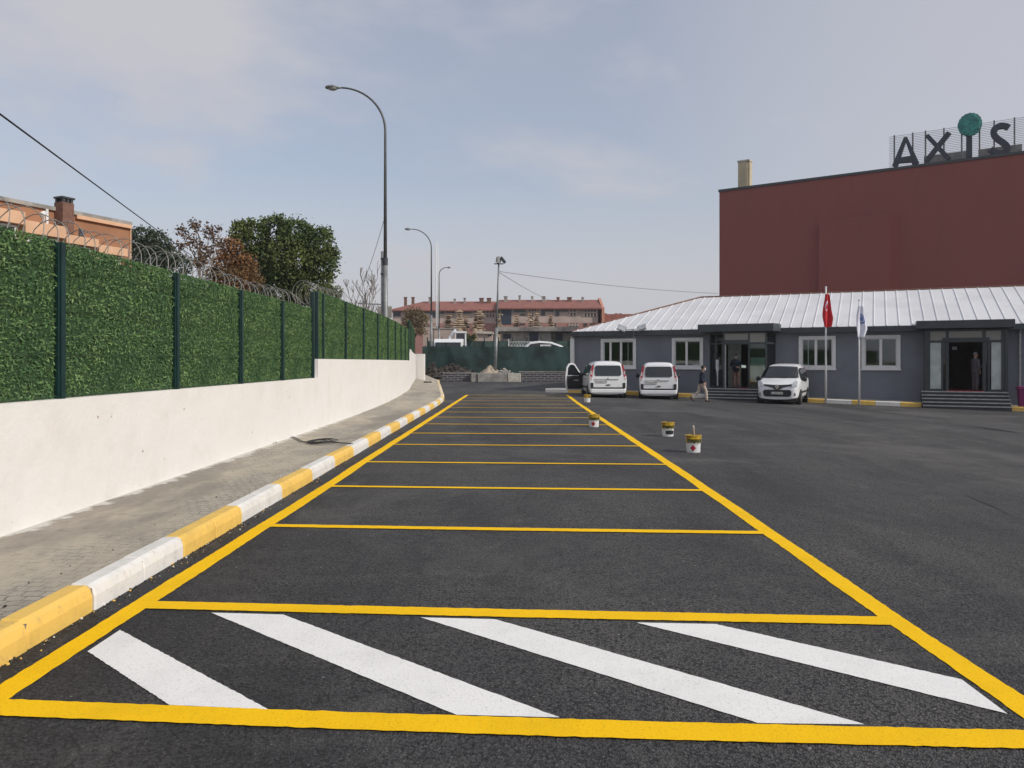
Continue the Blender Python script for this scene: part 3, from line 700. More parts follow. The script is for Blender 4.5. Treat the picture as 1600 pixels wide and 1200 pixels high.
    steps(FP.s_(1441, 1.2), FP.s_(1577, 1.2), .75, 5, .145, -.6, 'dark steps up to the second entrance')
    rc = MB(); rc.box(FP.s_(1150, 1.1), FP.s_(1170, 1.1), -1.2, 2.6, zf+.004, zf+.014); part_label(rc.build('carpet', MT['red_carpet'], t), 'red carpet laid through the first doorway')
    rc = MB(); rc.box(FP.s_(1478, .6), FP.s_(1538, .6), -.75, 3.0, zf+.004, zf+.014)
    part_label(rc.build('carpet', MT['red_carpet'], t), 'red carpet laid through the second doorway')
    return t
office()

def floodlight_pair():
    s = FP.s_(990, .1); p = FP.world(s, .12)
    t = thing('floodlight_bracket', 'pair of pale floodlights on a bracket at the office roof edge', 'floodlight', (p.x, p.y, 3.3), FP.ang)
    mb = MB(); mb.tube([(0, .05, -.4), (0, 0, .12), (0, -.1, .15)], .02, 6); mb.tube([(-.5, -.1, .14), (.45, -.1, .16)], .02, 6); mb.build('bracket', MT['steel'], t)
    for sx, rz, ry in ((-.62, .4, .35), (.5, -.3, -.3)):
        m = MB(); M_ = Matrix.Translation((sx, -.14, .22)) @ Matrix.Rotation(ry, 4, 'Y') @ Matrix.Rotation(R(-35), 4, 'X')
        m.box(-.24, .24, -.05, .05, -.16, .16, M_); m.box(-.20, .20, .05, .09, -.12, .12, M_)
        for k in range(6): m.box(-.2+k*.075, -.19+k*.075, .09, .13, -.12, .12, M_)
        o = m.build('lamp_head', MT['nosing'], t, bevel=.008); m = MB(); m.box(-.2, .2, -.056, -.051, -.12, .12, M_); m.build('lens', MT['lens'], o)
floodlight_pair()

def facade_kerb():
    mb = MB(); o = 1.3; s = -1.62; k = 1
    A = FP.s_(847, 1.3)
    bounds = [FP.s_(p, o) for p in (849, 873, 893, 913, 945, 962, 980, 1055, 1069, 1095, 1120)]
    s = FP.s_(1104, 1.4)
    segs = []
    cur = FP.s_(852, o); col = 1
    while cur < s - .05:
        nx = min(cur+1.35, s-.03); segs.append((cur, nx, col)); cur = nx; col = 1-col
    cur = FP.s_(1223, o); en = FP.s_(1440, o)
    cuts = [FP.s_(p, o) for p in (1223, 1262, 1291, 1331, 1368, 1407, 1440)]
    for i in range(6): segs.append((cuts[i], cuts[i+1], [1, 0, 1, 0, 1, 0][i]))
    segs.append((FP.s_(1579, o), FP.s_(1640, o), 0))
    for a, b, c in segs:
        mb.mat = c; p = FP.world(a, o); q = FP.world(b, o); M_ = Matrix.Translation((p.x, p.y, 0)) @ Matrix.Rotation(FP.ang, 4, 'Z'); l = b-a
        za = gz(p.x, p.y); zb = gz(q.x, q.y); h = .2
        vs = [(.005, 0, za-.1), (l-.005, 0, zb-.1), (l-.005, .15, zb-.1), (.005, .15, za-.1), (.005, .0, za+h-.03), (l-.005, .0, zb+h-.03), (l-.005, .15, zb+h), (.005, .15, za+h), (.005, .03, za+h), (l-.005, .03, zb+h)]
        mb.add(vs, [(0, 1, 5, 4), (4, 5, 9, 8), (8, 9, 6, 7), (3, 7, 6, 2), (0, 4, 8, 7, 3), (1, 2, 6, 9, 5), (0, 3, 2, 1)], M_)
    mb.mat = 2
    # strip of concrete between kerb and wall
    p = FP.world(FP.s_(852, o), o-.15); M_ = Matrix.Translation((p.x, p.y, 0)) @ Matrix.Rotation(FP.ang, 4, 'Z')
    n = 20; vs = []; Ls = FP.s_(1640, o) - FP.s_(852, o)
    for i in range(n+1):
        q = FP.world(FP.s_(852, o) + Ls*i/n, o-.15); z = gz(q.x, q.y) + .185
        vs += [(Ls*i/n, 0, z), (Ls*i/n, 1.45, z+.02)]
    mb.add(vs, [(2*i, 2*i+2, 2*i+3, 2*i+1) for i in range(n)], M_)
    struct(mb.build('office_kerb', [MT['ykerb'], MT['wkerb'], MT['concrete']]), 'yellow and white kerb in front of the grey office', 'kerb')
facade_kerb()

# ------------------------------------------------------------ maroon hall with the roof sign
RP = Plane((20.42, 75.0), (41.1, 61.15))
def hall():
    t = thing('red_hall', 'tall windowless maroon clad hall behind the office', 'building', (RP.A.x, RP.A.y, 0), RP.ang)
    zt = 18.4; mb = MB(); mb.box(0, 48, 0, 30, -1, zt); mb.build('wall', MT['maroon'], t)
    mb = MB(); mb.box(-.08, 48.1, -.10, 30, zt, zt+.22); mb.build('roof_edge', MT['fascia'], t)
    s0 = RP.s_(1281, .5); s1 = RP.s_(1391, .5); s2 = RP.s_(1408, 0); z = RP.z(1281, 346, .5)
    mb = MB(); mb.prism([(s0, -.002), (s0, -.9), (s1, -.9), (s2, -.002)], 3, z); part_label(mb.build('projecting_bay', MT['maroon'], t), 'shallow maroon box standing out of the wall')
    # chimney behind roof edge
    c = RP; s0 = c.s_(1153, -2); s1 = c.s_(1173, -2); Yc = c.Y(1163, -2)
    t2p = c.world(s0, -2.0)
    t2 = thing('roof_chimney', 'square cream chimney rising at the left end of the maroon hall', 'chimney', (t2p.x, t2p.y, zt+.22), c.ang)
    w_ = s1-s0; zc = c.z(1163, 252, -2) - zt - .22
    mb = MB(); mb.box(0, w_*.72, 0, 1.0, 0, zc); mb.box(w_*.72+.0, w_*.74+.2, .1, .9, 0, zc-.05); mb.build('shaft', MT['cream'], t2, bevel=.02)
    mb = MB(); mb.box(-.06, w_*.74+.22, -.06, 1.06, zc, zc+.14); mb.build('cap', MT['pale_concrete'], t2)
    # sign
    off = .0
    def S(x): return RP.s_(x, off)
    def Z(x, y): return RP.z(x, y, off)
    p = RP.world(S(1388), 0); base = RP.z(1400, 262)
    sg = thing('rooftop_sign', 'large navy AXIS letters with a teal ball over the I, on the maroon hall roof', 'sign', (RP.A.x, RP.A.y, 0), RP.ang)
    y0 = .35
    def poly(pts): return [(S(a), Z(a, b)) for a, b in pts]
    def bar(name, pieces, th=.35):
        mb = MB()
        for k, pts in enumerate(pieces):
            P = poly(pts); area = sum(P[i][0]*P[(i+1) % len(P)][1]-P[(i+1) % len(P)][0]*P[i][1] for i in range(len(P)))
            if area < 0: P = P[::-1]
            mb.slab(P, y0-th+.003*k, y0+.003*k)
        return mb.build(name, MT['signblue'], sg)
    q = lambda zx, zy: (1380+zx/7.273, 160+zy/7.273)
    part_label(bar('letter', [[q(100,718), q(160,732), q(272,392), q(235,394)], [q(235,394), q(272,392), q(408,684), q(345,706)], [q(180,628), q(322,606), q(345,676), q(160,690)]]), 'letter A')
    part_label(bar('letter', [[q(470,380), q(515,356), q(772,628), q(725,656)], [q(725,326), q(772,352), q(502,684), q(462,655)]]), 'letter X')
    part_label(bar('letter', [[q(942,385), q(1010,378), q(1010,618), q(942,630)]]), 'stem of the letter I')
    # S as a thick stroke
    cl = [q(1428,282), q(1380,262), q(1330,262), q(1275,285), q(1250,330), q(1262,378), q(1310,420), q(1365,455), q(1408,495), q(1410,540), q(1370,572), q(1310,578), q(1255,560), q(1215,528)]
    P = [Vector(v) for v in poly(cl)]
    # smooth
    for _ in range(2):
        Q = [P[0]]
        for i in range(len(P)-1): Q += [P[i]*.75+P[i+1]*.25, P[i]*.25+P[i+1]*.75]
        P = Q + [P[-1]]
    hw = .5*(Z(1500, 200)-Z(1500, 208.6)); Lf, Rt = [], []
    for i, p_ in enumerate(P):
        d = (P[min(i+1, len(P)-1)]-P[max(i-1, 0)]).normalized(); n_ = Vector((-d.y, d.x)); Lf.append(p_+n_*hw); Rt.append(p_-n_*hw)
    mb = MB(); n = len(P); vs = []
    for l, r in zip(Lf, Rt): vs += [(l.x, y0-.35, l.y), (r.x, y0-.35, r.y), (r.x, y0, r.y), (l.x, y0, l.y)]
    fs = [(i*4+k, i*4+(k+1) % 4, (i+1)*4+(k+1) % 4, (i+1)*4+k) for i in range(n-1) for k in range(4)] + [(0, 1, 2, 3), (4*n-1, 4*n-2, 4*n-3, 4*n-4)]
    mb.add(vs, fs); part_label(mb.build('letter', MT['signblue'], sg), 'letter S')
    # teal ball: scalloped thick disc with overlapping leaf lobes
    cxs, czs = poly([q(985, 252)])[0]; rx = (S(1535)-S(1496))/2; rz_ = (Z(1515, 177)-Z(1515, 213))/2
    mb = MB(); out = []
    for k in range(96):
        a = 2*PI*k/96; rr = .94+.05*abs(math.sin(a*9)); out.append((cxs+rx*rr*math.cos(a), czs+rz_*rr*math.sin(a)))
    mb.slab(out, y0-.5, y0-.1)
    for i in range(60):
        a = random.uniform(0, 2*PI); rr = math.sqrt(random.random())*.78; x, z = cxs+rx*rr*math.cos(a), czs+rz_*rr*math.sin(a)
        M_ = Matrix.Translation((x, y0-.5-random.uniform(.0, .05), z)) @ Matrix.Rotation(random.uniform(0, 6), 4, 'Y') @ Matrix.Rotation(random.uniform(-.25, .25), 4, 'X')
        mb.ell((0, 0, 0), (rx*.26, .05, rx*.14), 10, 6, M_)
    part_label(mb.build('emblem', MT['teal'], sg), 'teal scalloped ball over the I')
    # grid of wires
    mb = MB(); xa, xb = 1388, 1660
    ztop = RP.z(1390, 212); sA, sB = S(xa), S(xb); zb_ = zt+.2
    nz = 19
    for k in range(nz+1):
        z = zb_ + .1 + (ztop-zb_-.1)*k/nz; mb.box(sA, sB, y0+.12, y0+.15, z-.014, z+.014)
    for x in (1396, 1425, 1445, 1474, 1502, 1530, 1553, 1585, 1615, 1640):
        s = S(x); mb.box(s-.06, s+.06, y0+.16, y0+.28, zb_-.2, ztop+.12)
        mb.box(s-.04, s+.04, y0+.3, y0+2.2, zb_+.0, zb_+.08)
    mb.build('support_grid', MT['steel'], sg)
    mb = MB()
    for a, b, yt, yb in ((1438, 1508, 240, 256), (1526, 1597, 228, 246)):
        s0, s1 = S(a), S(b); mb.box(s0, s1, y0+2.5, y0+4.2, zt, RP.z((a+b)/2, (yt+yb)/2-8, -2.8))
    part_label(mb.build('plant_box', MT['concrete'], sg), 'grey cabinet behind the letters')
hall()

# ------------------------------------------------------------ orange house on the left
OP = Plane((-16.62, 33.1), (-18.82, 28.0))
def orange_house():
    t = thing('orange_house', 'orange rendered house with stepped peach balconies behind the hedge fence', 'building', (OP.A.x, OP.A.y, 0), OP.ang)
    # local x runs toward the viewer-left, local y points away to the right?  build explicitly on the visible side
    sd = 1 if (OP.b.x > 0) else -1        # visible side is +world x
    def Y(o): return sd*o
    mb = MB(); zt = 7.72; mb.box(0, 16, Y(-9), Y(0), .8, zt-.1); mb.build('wall', MT['orange'], t)
    o_ = lambda off: -off*sd
    mb = MB(); mb.box(-.06, 16, Y(-9), Y(.10), zt-.1, zt+.05); part_label(mb.build('roof', MT['concrete'], t), 'flat roof edge')
    mb = MB(); mb.box(-.02, OP.s_(117), Y(.002), Y(.14), zt-.25, zt-.103); mb.build('cornice', MT['peach'], t)
    mb = MB(); mb.box(-.05, .0, Y(-.1), Y(.05), .8, zt-.26); mb.build('corner_strip', MT['peach'], t)
    def so(p, off): return OP.s_(p, -off*sd)
    bands = []
    for (a, b), yt_, yb_, off in (((-60, 40), 328, 348, 1.2), ((40, 104), 349, 368, 1.0), ((104, 155), 370, 383, .85), ((155, 200), 385.5, 398, .7)):
        pm_ = max(a, 0)*.5+b*.5; bands.append(((a, b), OP.z(pm_, yb_, -off*sd), OP.z(pm_, yt_, -off*sd), off))
    wn = []
    for (a, b), zb, ztp, off in bands:
        s1 = so(a, off); s0 = so(b, off)
        m = MB(); m.box(s0, s1, Y(.003), Y(off), zb, ztp); m.build('balcony', MT['peach'], t, bevel=.01)
        m = MB(); m.box(s0+.1, s1-.05, Y(.003), Y(off-.25), .8, zb); bw = m.build('balcony_wall', MT['peach'], t)
        nW = max(1, int((s1-s0)/1.1))
        for k in range(nW):
            x0 = s0 + .2 + k*(s1-s0-.3)/nW; x1 = x0 + (s1-s0-.3)/nW - .1
            f = MB(); yy = off-.25
            f.box(x0, x0+.07, Y(yy), Y(yy+.05), zb-1.3, zb-.04); f.box(x1-.07, x1, Y(yy), Y(yy+.05), zb-1.3, zb-.04); f.box(x0+.07, x1-.07, Y(yy), Y(yy+.05), zb-.12, zb-.04); f.box(x0+.07, x1-.07, Y(yy), Y(yy+.05), zb-1.3, zb-1.22)
            w_ = f.build('window', MT['white_trim'], t); f = MB(); f.box(x0+.07, x1-.07, Y(yy+.002), Y(yy+.02), zb-1.22, zb-.12); f.build('pane', MT['pane'], w_)
    # chimney stack
    s0, s1 = so(116, .5), so(98, .5); m = MB(); m.box(s0, s1, Y(0.002), Y(.5), 6.5, 7.95); ch = m.build('chimney', MT['brown'], t, bevel=.01)
    m = MB()
    for a in (s0+.03, (s0+s1)/2-.05, s1-.13):
        for b in (.02, .38): m.box(a, a+.1, Y(b), Y(b+.1), 7.95, 8.1)
    m.box(s0-.03, s1+.03, Y(0), Y(.52), 8.1, 8.17); m.build('chimney_cap', MT['darksteel'], ch)
    m = MB(); s = so(127, 0); m.box(s-.12, s+.12, Y(.004), Y(.02), 6.55, 7.1); part_label(m.build('window', MT['darkwin'], t), 'narrow slit window')
    m = MB(); s = so(74, .1); m.box(s-.05, s+.05, Y(.002), Y(.1), 6.9, zt-.1); part_label(m.build('downpipe', MT['white_trim'], t), 'white downpipe')
    m = MB(); s = so(66, .6); M_ = Matrix.Translation((s, Y(.7), 7.25)) @ Matrix.Rotation(R(60), 4, 'X'); m.lathe([(.02, -.03), (.08, 0), (.14, .05)], 14, M_, cap=False); m.tube([(s, Y(.7), 7.0), (s, Y(.7), 7.3)], .015, 6); part_label(m.build('satellite_dish', MT['white_trim'], t), 'small dish')
orange_house()

# ------------------------------------------------------------ street lamps
def lamp(label, px_, Y, ytop, head_px, group='street lamps behind the left fence', r0=.085):
    X = (px_-800)/FPX*Y; zt = H + (HOR-ytop)/FPX*Y; base = .9
    t = thing('street_lamp', label, 'street lamp', (X, Y, base), 0, group)
    h = zt-base; reach = (px_-head_px)/FPX*Y; rad = min(reach*.86, h*.2)
    k = h/11.0
    m = MB(); m.tube([(0, 0, 0), (0, 0, h*.42)], [r0*k*1.25, r0*k], 12); m.build('lower_pole', MT['steel'], t, smooth=True)
    z1 = h - rad*.95
    m = MB(); pts = [(0, 0, h*.415), (0, 0, z1)]; rs = [r0*.8*k, r0*.55*k]
    for i in range(1, 13):
        a = PI/2*i/12; pts.append((-rad*(1-math.cos(a)), 0, z1 + rad*.95*math.sin(a))); rs.append(r0*.55*k*(1-.3*i/12))
    m.tube(pts, rs, 10, up=(0, 1, 0)); m.build('upper_pole', MT['polegrey'], t, smooth=True)
    m = MB(); xe = -rad; hl = reach-rad + .28*k
    m.tube([(xe+.05, 0, h), (xe-.1, 0, h+.0), (xe-hl*.5, 0, h+.02), (xe-hl*.9, 0, h+.01), (xe-hl, 0, h)], [.05*k, .085*k, .16*k, .12*k, .05*k], 12, sq=.5, up=(0, 0, 1))
    hd = m.build('lamp_head', MT['steel'], t, smooth=True); m = MB(); m.ell((xe-hl*.5, 0, h-.035*k), (hl*.32, .12*k, .07*k)); m.build('lens', MT['nosing'], hd, smooth=True)
    m = MB(); m.lathe([(r0*k*1.15, h*.40), (r0*k*1.15, h*.425)], 12); m.build('collar', MT['darksteel'], t)
    return t
lamp('tallest, nearest street lamp, arching left above the fence', 602, 28, 137, 520)
lamp('middle street lamp, half the apparent height of the near one', 674, 60, 358, 638)
lamp('smallest, farthest street lamp with its head turned right', 686, 84, 418, 672, r0=.095).rotation_euler = (0, 0, PI)
def small_pole():
    Y = 28; X = (597-800)/FPX*Y
    t = thing('utility_pole', 'thin grey pole strapped beside the nearest street lamp', 'pole', (X, Y, .9))
    m = MB(); m.tube([(0, 0, 0), (0, 0, 4.85)], .045, 8); m.build('shaft', MT['steel'], t, smooth=True)
    m = MB()
    for z in (4.0, 4.55): m.box(-.05, .18, -.06, .06, z, z+.05)
    m.build('clamp', MT['darksteel'], t)
    m = MB(); m.tube([(0, 0, 2.9), (-.9, .1, 2.95)], .02, 6); m.build('arm', MT['steel'], t)
    p = thing('sign_board', 'back of a grey board fixed behind the near lamp post', 'sign', ((601-800)/FPX*28.6, 28.6, 2.8))
    m = MB(); m.box(-.27, .27, 0, .05, .55, .98); m.build('panel', MT['concrete'], p, bevel=.01)
    m = MB(); m.tube([(0, .08, -1.9), (0, .08, 1)], .03, 8); m.build('post', MT['steel'], p)
small_pole()
def far_flagpoles():
    for i, (x_, yt, lab) in enumerate(((681.5, 378, 'tall thin white pole far away, left one of the pair'), (684.0, 379, 'tall thin white pole far away, right one of the pair'))):
        Y = 140; X = (x_-800)/FPX*Y; m = MB(); m.tube([(0, 0, .8), (0, 0, H+(HOR-yt)/FPX*Y)], [.13, .07], 8)
        o = m.build('flagpole', MT['polewhite'], smooth=True); o.location = (X, Y, 0); tag(o, lab, 'pole', 'far white poles')
far_flagpoles()

def flood_pole():
    Y = 57.6; X = (773.5-800)/FPX*Y
    t = thing('floodlight_pole', 'grey pole with floodlights rising from the sand heap', 'floodlight', (X, Y, .8))
    lean = .28; zt = H+(HOR-413)/FPX*Y-.8
    m = MB(); m.tube([(0, 0, 0), (lean*.4, 0, zt*.42)], .125, 12); m.build('lower_pole', MT['steel'], t, smooth=True)
    m = MB(); m.tube([(lean*.4, 0, zt*.42), (lean, 0, zt)], [.085, .06], 10); m.build('upper_pole', MT['steel'], t, smooth=True)
    m = MB(); m.box(lean-.35, lean+.35, -.04, .04, zt, zt+.07); m.tube([(lean*.6, 0, zt*.68), (lean*.6+.18, 0, zt*.64)], .04, 6); m.build('bracket', MT['darksteel'], t)
    for sx, ry, rz, nm in ((.32, R(-38), 0, 'dark'), (-.02, R(8), 0, 'pale')):
        m = MB(); M_ = Matrix.Translation((lean+sx, 0, zt+.32)) @ Matrix.Rotation(ry, 4, 'Y')
        m.box(-.10, .10, -.25, .25, -.26, .26, M_)
        if nm == 'pale': m.box(-.2, .2, -.1, -.06, -.2, .2, M_)
        m.build('lamp_head', MT['darksteel' if nm == 'dark' else 'nosing'], t, bevel=.02)
flood_pole()

# overhead cables
def cable(label, pts, r, sag=0.0, name='overhead_cable'):
    a, b = Vector(pts[0]), Vector(pts[1]); P = []
    for i in range(25):
        t_ = i/24; p = a.lerp(b, t_); p.z -= sag*4*t_*(1-t_); P.append(p)
    m = MB(); m.tube(P, r, 6); return tag(m.build(name, MT['cable'], smooth=True), label, 'cable')
def W(x, y, Y): return ((x-800)/FPX*Y, Y, H+(HOR-y)/FPX*Y)
cable('thick black cable sloping down across the sky at far left', (W(-260, -14, 6), W(300, 400, 34)), .013, -.0)
cable('grey cable from the floodlight pole to the maroon hall', (W(779, 424, 57.6), W(1122, 458.5, 74.9)), .016, .25)
cable('thin cable from the floodlight pole down to the far roofs', (W(779, 425, 57.6), W(862, 470, 120)), .018, .2)
cable('thin slack cable from the near lamp post towards the bare tree', (W(601, 340, 28), W(566, 445, 31)), .009, .15)

# ------------------------------------------------------------ flagpoles by the office
def flag_mesh(w_, h_, fn, seed, twist):
    nx, nz = 26, 60; vs = []; fs = []; mi = []
    for j in range(nz+1):
        v = j/nz
        for i in range(nx+1):
            u = i/nx
            # hanging cloth: gathered folds, narrow at the hoist top, swinging out lower down
            sp = w_*(.18 + .82*min(1, .25+v*1.1)*(1-.35*max(0, v-.75)/.25))
            fold = .075*math.sin(u*9 + seed + v*2.2)*(.4+.6*v)
            x = twist*(u-.35)*sp + .02*math.sin(v*7+seed); y = fold - .03
            z = -h_*(v*(1-.10*abs(u-.5)) + .02*math.sin(u*8))
            vs.append((x, y, z))
    for j in range(nz):
        for i in range(nx):
            a = j*(nx+1)+i; fs.append((a, a+1, a+nx+2, a+nx+1)); mi.append(fn((i+.5)/nx, (j+.5)/nz))
    return vs, fs, mi
def flagpole(px_, yb, ytop, yf, label, flabel, fn, mats, fw, fh, seed, r):
    o = 1.42; s = FP.s_(px_, o); p = FP.world(s, o); z0 = gz(p.x, p.y)
    t = thing('flagpole', label, 'flagpole', (p.x, p.y, z0), 0, 'flagpoles before the office')
    zt = H+(HOR-ytop)/FPX*p.y - z0
    m = MB(); m.tube([(0, 0, 0), (0, 0, zt)], [r, r*.7], 10); m.build('pole', MT['polewhite'], t, smooth=True)
    m = MB(); m.lathe([(.09, 0), (.09, .03), (.05, .06)], 12); m.build('base_plate', MT['steel'], t)
    m = MB(); m.ell((0, 0, zt+.03), (.05, .05, .05)); m.build('finial', MT['polewhite'], t, smooth=True)
    vs, fs, mi = flag_mesh(fw, fh, fn, seed, 1)
    m = MB(); m.v = vs; m.f = fs; m.mi = mi; f = m.build('flag', [MT[k] for k in mats], smooth=True)
    f.location = (p.x, p.y-.02, H+(HOR-yf)/FPX*p.y); tag(f, flabel, 'flag')
    so_ = f.modifiers.new('thick', 'SOLIDIFY'); so_.thickness = .004
def crescent(u, v):
    x, y = (u-.42)*.55*1.6, (v-.36)*1.35
    a = x*x+y*y < .20**2; b = (x-.02)**2+(y-.055)**2 < .155**2
    st = (x-.01)**2+(y-.17)**2 < .05**2
    return 1 if (a and not b) or st else 0
def badge(u, v):
    x, y = (u-.62)*.6, (v-.42)*1.2
    r2 = math.hypot(x, y); return 1 if (r2 < .19 and not (.10 < r2 < .125)) else 0
flagpole(1290.5, 629, 450, 459, 'white flagpole carrying the red flag, left of the two', 'limp red flag with white crescent hanging from the left pole', crescent, ('flagred', 'flagwhite'), .46, 1.62, 1.0, .05)
flagpole(1342.5, 631, 470, 478, 'slim white flagpole carrying the pale flag, right of the two', 'limp white flag with blue round emblem hanging from the right pole', badge, ('flagwhite', 'flagblue'), .52, 1.5, 2.4, .045)

# ------------------------------------------------------------ vans
def make_van(label, loc, rotz, plate_txt, front_detail=True, door_open=False, dark_rear=True, group='white parked vans'):
    t = thing('parked_van', label, 'van', loc, rotz, group)
    # stations: y, z top, half-width belt, half-width roof, z belt
    ST = [(-2.12, .62, .60, .50, .52), (-2.09, .80, .72, .62, .66), (-2.0, .93, .82, .70, .80), (-1.80, 1.01, .88, .76, .90), (-1.30, 1.13, .905, .76, 1.0), (-1.12, 1.20, .91, .74, 1.02), (-.85, 1.42, .912, .72, 1.04),
          (-.50, 1.67, .914, .70, 1.05), (-.2, 1.765, .915, .69, 1.05), (.3, 1.81, .915, .69, 1.05), (1.0, 1.825, .915, .685, 1.05), (1.6, 1.815, .912, .68, 1.05), (1.88, 1.78, .905, .67, 1.05), (1.97, 1.70, .90, .66, 1.05), (2.03, 1.45, .895, .70, 1.05), (2.07, 1.05, .88, .82, .98), (2.09, .7, .86, .84, .66)]
    def sec(y, zt, wb, wr, zb, nose=False):
        P = [(0, zt), (wr*.55, zt-.008), (wr*.86, zt-.035), (wr, zt-.10 if zt-zb > .3 else zt-.03)]
        z3 = P[3][1]
        P += [((wr*.45+wb*.55), (z3+zb)/2+.01), (wb*.985, zb+.03), (wb, zb-.06), (wb*1.0, min(zb-.1, .72)), (wb*.985, .45), (wb*.95, .30), (wb*.85, .24), (0, .22)]
        return P
    vs = []; n = 0
    for st in ST:
        P = sec(*st); full = P + [(-x, z) for x, z in P[-2:0:-1]]; n = len(full); vs += [(x, st[0], z) for x, z in full]
    fs = [(i*n+k, (i+1)*n+k, (i+1)*n+(k+1) % n, i*n+(k+1) % n) for i in range(len(ST)-1) for k in range(n)] + [tuple(range(n)), tuple(range((len(ST)-1)*n, len(ST)*n))[::-1]]
    m = MB(); m.add(vs, fs); body = m.build('body', MT['carwhite'], t, smooth=True)
    sb = body.modifiers.new('sub', 'SUBSURF'); sb.levels = 2; sb.render_levels = 2
    # underbody
    m = MB(); m.box(-.80, .80, -1.95, 1.98, .17, .30); m.build('underbody', MT['plastic'], t)
    # wheels and arches
    for sx in (-1, 1):
        for yy in (-1.32, 1.36):
            M_ = Matrix.Translation((sx*.70, yy, .31)) @ Matrix.Rotation(PI/2*sx, 4, 'Y')
            a = MB(); a.lathe([(.375, .0), (.375, .222)], 24, M_); a.build('wheel_arch', MT['plastic'], t)
            wv = MB(); wv.lathe([(.20, .0), (.29, .0), (.312, .03), (.312, .20), (.29, .232), (.205, .236), (.20, .22)], 28, M_); wh = wv.build('wheel', MT['black'], t, smooth=False)
            rm = MB(); rm.lathe([(.0, .19), (.06, .225), (.17, .215), (.205, .232)], 20, M_, cap=False)
            for k in range(7):
                M2 = M_ @ Matrix.Rotation(2*PI*k/7, 4, 'Z'); rm.box(.05, .18, -.018, .018, .21, .232, M2)
            rm.build('rim', MT['rim'], wh)
    def patch(name, pts, mat, off=.006, parent=t, th=.01, lab=None, round_=False):
        """polygon through 3-D points, thickened"""
        P = [Vector(p) for p in pts]; c = sum(P, Vector())/len(P); nn = Vector()
        for i in range(len(P)): nn += (P[i]-c).cross(P[(i+1) % len(P)]-c)
        nn.normalize(); 
        if nn.dot(c - Vector((0, 0, .9))) < 0: nn = -nn; P = P[::-1]
        m_ = MB(); k = len(P); m_.add([p+nn*off for p in P]+[p-nn*th for p in P], [tuple(range(k)), tuple(range(k, 2*k))[::-1]]+[(i+k, (i+1) % k+k, (i+1) % k, i) for i in range(k)])
        o_ = m_.build(name, MT[mat], parent)
        if lab: part_label(o_, lab)
        return o_
    def rrect(x0, x1, z0, z1, r, n_=4, sk=0):
        P = []
        for cx_, cz_, a0 in ((x1-r, z1-r, 0), (x0+r, z1-r, 90), (x0+r, z0+r, 180), (x1-r, z0+r, 270)):
            for i in range(n_+1):
                a = R(a0+90*i/n_); x = cx_+r*math.cos(a); z = cz_+r*math.sin(a); P.append((x*(1-sk*(z-z0)), z))
        return P
    # rear surface is nearly planar: y as function of z
    def yr(z): return float(np.interp(z, [.3, .7, 1.05, 1.45, 1.70, 1.80], [2.085, 2.092, 2.073, 2.03, 1.975, 1.9]))+.002
    rw = [(x, yr(z)+.004, z) for x, z in rrect(-.64, .64, 1.11, 1.60, .10, sk=.10)]
    patch('rear_window', rw, 'carglass', .014)
    for sx in (-1, 1):
        tl = [(.745, 1.04), (.845, 1.08), (.825, 1.3), (.735, 1.62), (.67, 1.64), (.71, 1.35)]
        patch('tail_light', [(sx*x, yr(z)-.035, z) for x, z in tl], 'redlens', .03, th=.05)
        patch('tail_light', [(sx*x, yr(z)-.028, z) for x, z in [(.755, 1.16), (.828, 1.16), (.815, 1.34), (.75, 1.34)]], 'pinklens', .034)
        patch('tail_light', [(sx*x, yr(z)-.03, z) for x, z in [(.77, .90), (.86, .92), (.865, 1.06), (.765, 1.03)]], 'pinklens', .03, th=.05)
    m = MB(); m.box(-.79, .79, 2.03, 2.118, .50, .565); m.box(-.83, -.70, 2.0, 2.112, .52, .78); m.box(.70, .83, 2.0, 2.112, .52, .78); part_label(m.build('rear_bumper_strip', MT['plastic'], t, bevel=.02), 'black strip on the rear bumper')
    m = MB(); m.box(-.84, .84, 1.98, 2.13, .28, .50); m.build('rear_bumper', MT['carwhite'], t, bevel=.05)
    m = MB(); m.box(-.5, .66, 2.09, 2.112, .935, .95); m.box(-.10, .08, 2.10, 2.125, .66, .70); m.build('tailgate_trim', MT['plastic'], t)
    m = MB(); m.box(.05, .57, 2.09, 2.122, .79, .90)
    pl = m.build('number_plate', MT['plate'], t, bevel=.003)
    # seen from behind local +x is on the right: plate sits left
    text_mesh('plate_text', plate_txt, .105, MT['black'], pl, (.31, 2.1245, .845), (PI/2, 0, PI), .001)
    lg = MB(); lg.slab([(0, 1.03), (-.025, .99), (0, .95), (.025, .99)], 2.08, 2.108); lg.build('badge', MT['chrome'], t)
    # front
    def ws(u, v):    # windscreen surface: u -1..1, v 0..1
        y = -1.20 + .70*v; z = 1.175 + .50*v; wd = .80 - .13*v; return (u*wd, y - .02 + abs(u)**2*.10, z + .012 - abs(u)**2.5*.03)
    wm = MB(); g = 10; vs = []
    for j in range(g+1):
        for i in range(g+1): p = ws(-1+2*i/g, j/g); vs.append((p[0], p[1]-.02, p[2]+.02))
    wm.add(vs, [(j*(g+1)+i, j*(g+1)+i+1, (j+1)*(g+1)+i+1, (j+1)*(g+1)+i) for j in range(g) for i in range(g)])
    wso = wm.build('windscreen', MT['carglass'], t, smooth=True); sm = wso.modifiers.new('s', 'SOLIDIFY'); sm.thickness = .012
    def yf(x, z): 
        base = float(np.interp(z, [.3, .62, .8, .93, 1.01], [-2.12, -2.125, -2.09, -2.01, -1.82])); return base + .22*abs(x)**3
    gp = [(x, z) for x, z in rrect(-.60, .60, .36, .66, .10)]; gp = [(x*(1-.35*max(0, (.5-z))), z) for x, z in gp]
